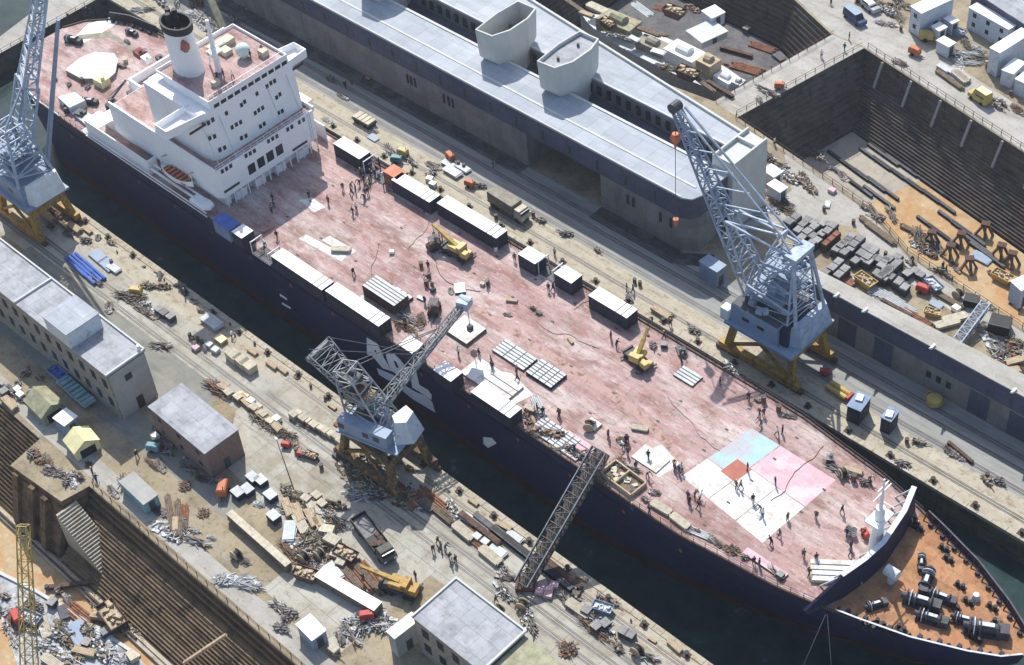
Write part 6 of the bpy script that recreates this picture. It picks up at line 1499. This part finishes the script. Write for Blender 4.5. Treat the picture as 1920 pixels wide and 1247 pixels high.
# mooring lines from the bow
for i,(a,e) in enumerate((((1548,1152),(1500,1262)),((1551,1152),(1560,1262)))):
    A_=G(*a,DZ-.5); B_=G(*e,-4); v=MB(); v.tube((0,0,0),Vector(B_)-Vector(A_),.05,6); tag(v.build('mooring_rope',['rope'],None,loc=tuple(A_)),'%s of the two mooring ropes hanging from the near bow side'%('left one','right one')[i],'rope')
for i,(a,e) in enumerate((((150,255),(255,282)),)):
    pass
# open frame pit on the near deck edge
g=G(1152,915,DZ); t=thing('frame_tray','shallow timber-framed open tray with white sheets at the near deck edge by the gangway','frame',(g.x,SY-hw(g.x)+2.4,DZ+.02),-3)
b=MB()
for y in (-1.5,1.5): b.box(-2.9,2.9,y-.1,y+.1,0,.7)
for x in (-2.9,-.2,2.9): b.box(x-.1,x+.1,-1.4,1.4,0,.7)
b.build('sides',['timber'],t); b=MB(); b.box(-2.8,2.8,-1.4,1.4,0,.1); b.build('bottom',['timber_dark'],t)
b=MB(); [b.ob((rnd.uniform(-2.3,2.3),rnd.uniform(-.9,.9),.1),(.8,.5,.2),rnd.uniform(0,90)) for _ in range(9)]; b.build('sheets',['cream'],t)['kind']='stuff'
# deck clutter
for (k,px,py,s_) in [('heap_small',690,345,.9),('heap_small',765,600,.9),('heap_rust',790,605,.7),('heap_small',755,590,.8),('heap_rust',760,615,.6),('drum',790,500,1),('drum',805,520,1),('drum',800,535,1.2),('crate_dark',812,545,.6),('heap_small',780,640,.8),('heap_rust',745,612,.5),('crate',905,535,.5),('drum',915,532,1),('timber',960,565,.5),('heap_small',1000,580,.6),('heap_small',1010,588,.7),('heap_rust',985,800,.9),('heap_rust',1010,830,.9),('heap_small',1000,850,1),('heap',1072,855,.8),('heap_small',1060,850,1),('heap_small',1075,880,.9),('reel',1105,805,1),('drum_white',1115,800,1),('heap_rust',1170,830,.6),('heap_small',1200,945,.8),('drum_white',1165,940,1),('heap_small',1230,925,.7),('heap_small',1290,1010,.9),('heap_small',1325,1035,.8),('heap_rust',1350,1045,.6),('heap_small',1380,1060,.7),('heap_small',1440,1090,.8),('crate_dark',1445,1100,.7),('drum_white',1590,1000,1.3),('drum_white',1600,1003,1.3),('gen_r',1622,1005,.7),('crate_dark',1556,865,.8),('reel',1580,893,.9),('heap_small',1570,880,1),('drum',1600,900,1.3),('timber',1600,885,.7),('heap_small',1620,905,.8),('heap_pale',1385,705,.0001),('plates_d',1275,660,.7),('heap_small',1285,660,.8),('crate_dark',1245,650,.7),('heap_small',1225,650,.8),('drum_blue',1290,655,1.2),('heap_small',1420,750,.7),('drum',1440,745,1.2),('drum',1460,770,1.2),('heap_small',1480,780,.7),('heap_small',700,320,.8),('heap_small',668,300,.8),('crate_dark',680,325,.7),('heap_small',715,330,.7),('timber_pale',640,470,.8),('timber_pale',1000,770,.7),('pipes',1010,765,.8),('timber',1070,640,.4),('drum_white',930,470,1),('heap_small',845,545,.6),('plates',790,560,.5),('plates',680,560,.4),('heap_small',950,590,.5),('pallet_w',735,475,.6),('timber_pale',1200,805,.6),('heap_small',1130,870,.9),('heap_rust',1165,870,.7),('heap_small',1180,880,.8),('timber_pale',1270,985,.8),('pipes',1300,1005,.7),('timber_pale',1240,955,.8),
  ('heap_small',265,95,.8),('heap_small',240,80,.7),('crate',180,150,.7),('heap_small',165,165,.8),('heap_small',130,160,.7),('drum',155,155,1.2),('heap_small',228,125,.8),('crate_big',236,115,.5),('timber_pale',215,118,.5),('heap_small',105,150,.7),('heap_rust',260,165,.5),('heap_small',200,220,.7),('crate_dark',255,190,.8)]:
    if s_>.01: put(k,px,py,rnd.uniform(-40,40),DZ+.02,s_)
# ================= PEOPLE =================
# ================= HAZE =================
hz=MB(); hz.box(-420,420,-420,620,-24,230); ho=hz.build('haze',[],None); ho['kind']='stuff'
hm=bpy.data.materials.new('haze'); hm.use_nodes=True; hn=hm.node_tree; hn.nodes.remove(hn.nodes['Principled BSDF']); pv=hn.nodes.new('ShaderNodeVolumePrincipled'); pv.inputs['Color'].default_value=(.80,.87,1,1); pv.inputs['Density'].default_value=.00013; pv.inputs['Anisotropy'].default_value=.3
hn.links.new(pv.outputs[0],hn.nodes['Material Output'].inputs['Volume']); ho.data.materials.append(hm)
def skinmesh(V,Ed,Rr,sub=1):
    me=bpy.data.meshes.new('tmp'); me.from_pydata(V,Ed,[]); o=bpy.data.objects.new('tmp',me); COL.objects.link(o)
    md=o.modifiers.new('s','SKIN'); md.use_smooth_shade=True
    for i,r in enumerate(Rr): me.skin_vertices[0].data[i].radius=tuple((1.2 if a>.03 else 1)*a for a in (r if isinstance(r,tuple) else (r,r)))
    me.skin_vertices[0].data[0].use_root=True
    s_=o.modifiers.new('u','SUBSURF'); s_.levels=sub; s_.render_levels=sub
    dg=bpy.context.evaluated_depsgraph_get(); dg.update(); m2=bpy.data.meshes.new_from_object(o.evaluated_get(dg)); bpy.data.objects.remove(o); return m2
def person_mesh(pose):
    lean={'stand':0,'walk':.05,'bend':.62}[pose]; hipz=.93 if pose!='bend' else .86
    def up(z,x=0,y=0):   # a point of the upper body, leaned forward about the hip
        h=z-hipz; return (x+math.sin(lean)*h,y,hipz+math.cos(lean)*h)
    st_={'stand':(.03,-.03),'walk':(.30,-.26),'bend':(.12,-.12)}[pose]
    V=[(0,0,hipz),up(1.12),up(1.36),up(1.48),up(1.56,.02),up(1.66,.03),up(1.75,.02)]
    Rr=[(.15,.12),(.15,.11),(.18,.11),.065,.075,.10,.07]; Ed=[(0,1),(1,2),(2,3),(3,4),(4,5),(5,6)]
    for s_,fx in ((1,st_[0]),(-1,st_[1])):
        i=len(V); V+=[(0,s_*.1,hipz-.06),(fx*.55+.02,s_*.11,.50),(fx,s_*.12,.10),(fx+.18,s_*.13,.04)]; Rr+=[.105,.075,.05,.045]; Ed+=[(0,i),(i,i+1),(i+1,i+2),(i+2,i+3)]
        sw={'stand':.04,'walk':-fx*.7,'bend':.25}[pose]; sh=up(1.40,0,s_*.19); hd=up(.98,.0,s_*.26) if pose!='bend' else (sh[0]+.2,s_*.2,sh[2]-.42)
        i=len(V); el=(sh[0]*.5+hd[0]*.5+sw*.3-.02,s_*.27,sh[2]*.5+hd[2]*.5); ha=(hd[0]+sw,s_*.26,hd[2]-.06)
        V+=[sh,el,ha,(ha[0]+.03,ha[1],ha[2]-.14)]; Rr+=[.065,.05,.038,.03]; Ed+=[(2,i),(i,i+1),(i+1,i+2),(i+2,i+3)]
        # four fingers and a thumb
        w_=V[-1]
        for k in range(4): j=len(V); V.append((w_[0]+(k-1.5)*.02,w_[1],w_[2]-.075-(.012 if k in(1,2) else 0))); Rr.append(.009); Ed.append((i+3,j))
        j=len(V); V.append((w_[0]+.055,w_[1]-s_*.02,w_[2]-.02)); Rr.append(.010); Ed.append((i+3,j))
    # nose
    j=len(V); n_=up(1.65,.14); V.append(n_); Rr.append(.012); Ed.append((5,j))
    return skinmesh(V,Ed,Rr,1),up(1.72,.02)
PCOL=[('cloth_dark','cloth_dark'),('cloth_dark','cloth_blue'),('cloth_blue','cloth_blue'),('timber_dark','cloth_dark'),('sail_white','cloth_dark'),('rust','cloth_dark')]
PD=['all in dark clothes','in dark jacket and navy trousers','in navy overalls','in brown jacket','in white shirt and dark trousers','in rust-coloured jacket']
PM={}
def person(pose,ci,px,py,z,rz):
    key=(pose,ci)
    if pose not in PM: PM[pose]=person_mesh(pose)
    if key not in PM:
        m,h=PM[pose]; m=m.copy(); m.materials.clear()
        for a in (PCOL[ci][0],PCOL[ci][1],'skin','tyre'): m.materials.append(MATS[a])
        for f in m.polygons:
            c=f.center; sh=abs(c.y)>.21
            d_=(Vector(c)-Vector(h)).length
            f.material_index=3 if c.z<.09 else (2 if d_<.24 or (sh and c.z<(.95 if pose!='bend' else .62) and c.z>.6) else (1 if c.z<.93 and not sh else 0))
        PM[key]=(m,h)
    m,h=PM[key]; o=bpy.data.objects.new('person',m); COL.objects.link(o); g=G(px,py,z); o.location=(g.x,g.y,z+.012); o.rotation_euler=(0,0,RAD(rz)); o['category']='person'
    hk='hat_yellow' if (int(px)+int(py))%3==0 else 'hair'
    if hk not in PM:
        b=MB(); R=[]
        for i in range(4): t_=i/3*1.5; R.append([(.118*math.sin(t_+.04)*math.cos(j*.628)*(1.1),.108*math.sin(t_+.04)*math.sin(j*.628),.11*math.cos(t_)) for j in range(10)])
        b.grid(R,close=True); x=b.build('hard_hat' if hk=='hat_yellow' else 'hair',[hk]); PM[hk]=x.data; bpy.data.objects.remove(x)
    k=bpy.data.objects.new('hard_hat' if hk=='hat_yellow' else 'hair',PM[hk]); COL.objects.link(k); k.parent=o; k.location=h
    if pose=='bend': k.rotation_euler=(0,.5,0)
    where='on the deck' if z>=DZ else 'on the ground'
    AUTO.append((o,'person %s %s %s, %s'%({'stand':'standing','walk':'walking','bend':'bending'}[pose],PD[ci],'' if z<DZ else 'on deck',near(px,py)),px,'people at work '+where))
PP=[]
def c2(a,b,ox,oy,s): return ox+a/s,oy+b/s
for a,b in [(400,560),(475,600),(515,580),(590,640),(625,600),(270,680),(490,780),(520,740),(550,510),(560,430),(650,440),(690,440),(590,490),(470,540),(600,610),(720,450),(860,540),(640,500)]: PP.append((*c2(a,b,560,240,4.795),DZ))
PP+=[(515,388,DZ),(512,378,DZ),(580,372,DZ),(468,352,DZ),(487,345,DZ),(498,462,DZ),(520,447,DZ),(510,400,DZ)]
for a,b in [(70,300),(490,265),(485,330),(515,380),(470,460),(820,360),(975,220),(985,860),(845,800),(850,830),(990,890),(1225,1090),(1130,1080),(1090,1080),(1500,1210),(1390,1170),(1515,660),(1545,710),(1815,660),(1605,390),(1640,400),(1200,190),(1745,560),(1850,590),(1165,390),(1190,390),(1600,1240),(1060,1090),(360,580),(660,750),(775,760),(1905,760),(1910,790)]:
    x,y=c2(a,b,640,416,2.997); PP.append((x,y,0 if (a,b) in ((1605,390),(1640,400),(1200,190),(1745,560),(1850,590)) else DZ))
for a,b in [(100,90),(40,60),(250,110),(730,330),(880,420),(920,370),(920,480),(1120,520),(1000,620),(1110,700),(1380,640),(1420,660),(1450,640),(1520,960),(1570,900),(1610,1000),(960,1030),(1130,1050),(1375,600),(400,430),(450,540)]: x,y=c2(a,b,1000,760,5.197); PP.append((x,y,DZ))
for a,b in [(365,150),(325,250),(520,230),(440,380),(395,330),(590,430),(545,520),(450,410),(500,570),(680,640),(750,660),(920,520),(945,590),(1030,510),(940,630),(830,90),(895,390),(750,420),(1050,210),(1320,480),(1300,450),(300,250),(30,310),(95,320),(710,740),(1085,400),(400,680),(430,690),(890,200)]:
    x,y=c2(a,b,1280,832,3.0); PP.append((x,y,DZ))
for a,b in [(430,1090),(455,1090),(530,1200),(560,1190),(440,1140),(370,1000),(210,920)]: x,y=c2(a,b,1280,416,2.997); PP.append((x,y,DZ))
for p in [(813,1035,0),(828,1030,0),(835,1032,0),(847,1058,0),(855,1055,0),(822,1020,0),(175,890,0),(182,905,0),(258,858,0),(1592,75,0),(1583,95,0),(1540,108,0),(1558,10,0),(932,308,0),(925,315,0),(1767,505,0),(1773,512,0),(1710,490,0),(1425,270,0),(1452,272,0),(930,1130,0),(780,1085,0),(160,28,0),(165,27,0),(172,28,0),(130,38,0),(348,555,0),(435,635,0),(648,165,0),(660,160,0),(845,1050,0),(690,870,0),(90,395,0),(380,15,0)]: PP.append(p)
for p in [(420,145,27.14),(437,148,27.14),(408,150,27.14),(490,100,27.14),(470,110,27.14)]: PP.append(p)
for i,(x,y,z) in enumerate(PP):
    person(['stand','walk','stand','bend','walk'][i%5],[0,1,2,3,0,4,1,5][(i*3)%8],x,y,z,rnd.uniform(0,360))
# ---- give every repeated thing the label that singles it out ----
from collections import defaultdict
D=defaultdict(list)
for o,l,px,gr in AUTO: D[' '.join(l.replace(' ,',',').split())].append((px,o,gr))
ORD=['first','second','third','fourth','fifth','sixth','seventh','eighth','ninth','tenth']
for l,L_ in D.items():
    L_.sort(key=lambda a:a[0])
    for i,(px,o,gr) in enumerate(L_):
        o['group']=gr
        if len(L_)==1: o['label']=l
        elif len(L_)==2: o['label']=l+(', the left one' if i==0 else ', the right one')
        elif len(L_)<=10: o['label']=l+', %s from the left'%ORD[i]
        else: o['label']=l
for o in bpy.data.objects:
    if 'label' in o and len(o['label'].split())>16: o['label']=' '.join(o['label'].replace(' from the left',' from left').replace(', the left one',', left one').replace(', the right one',', right one').replace(' in the crate yard','').split()[:16])
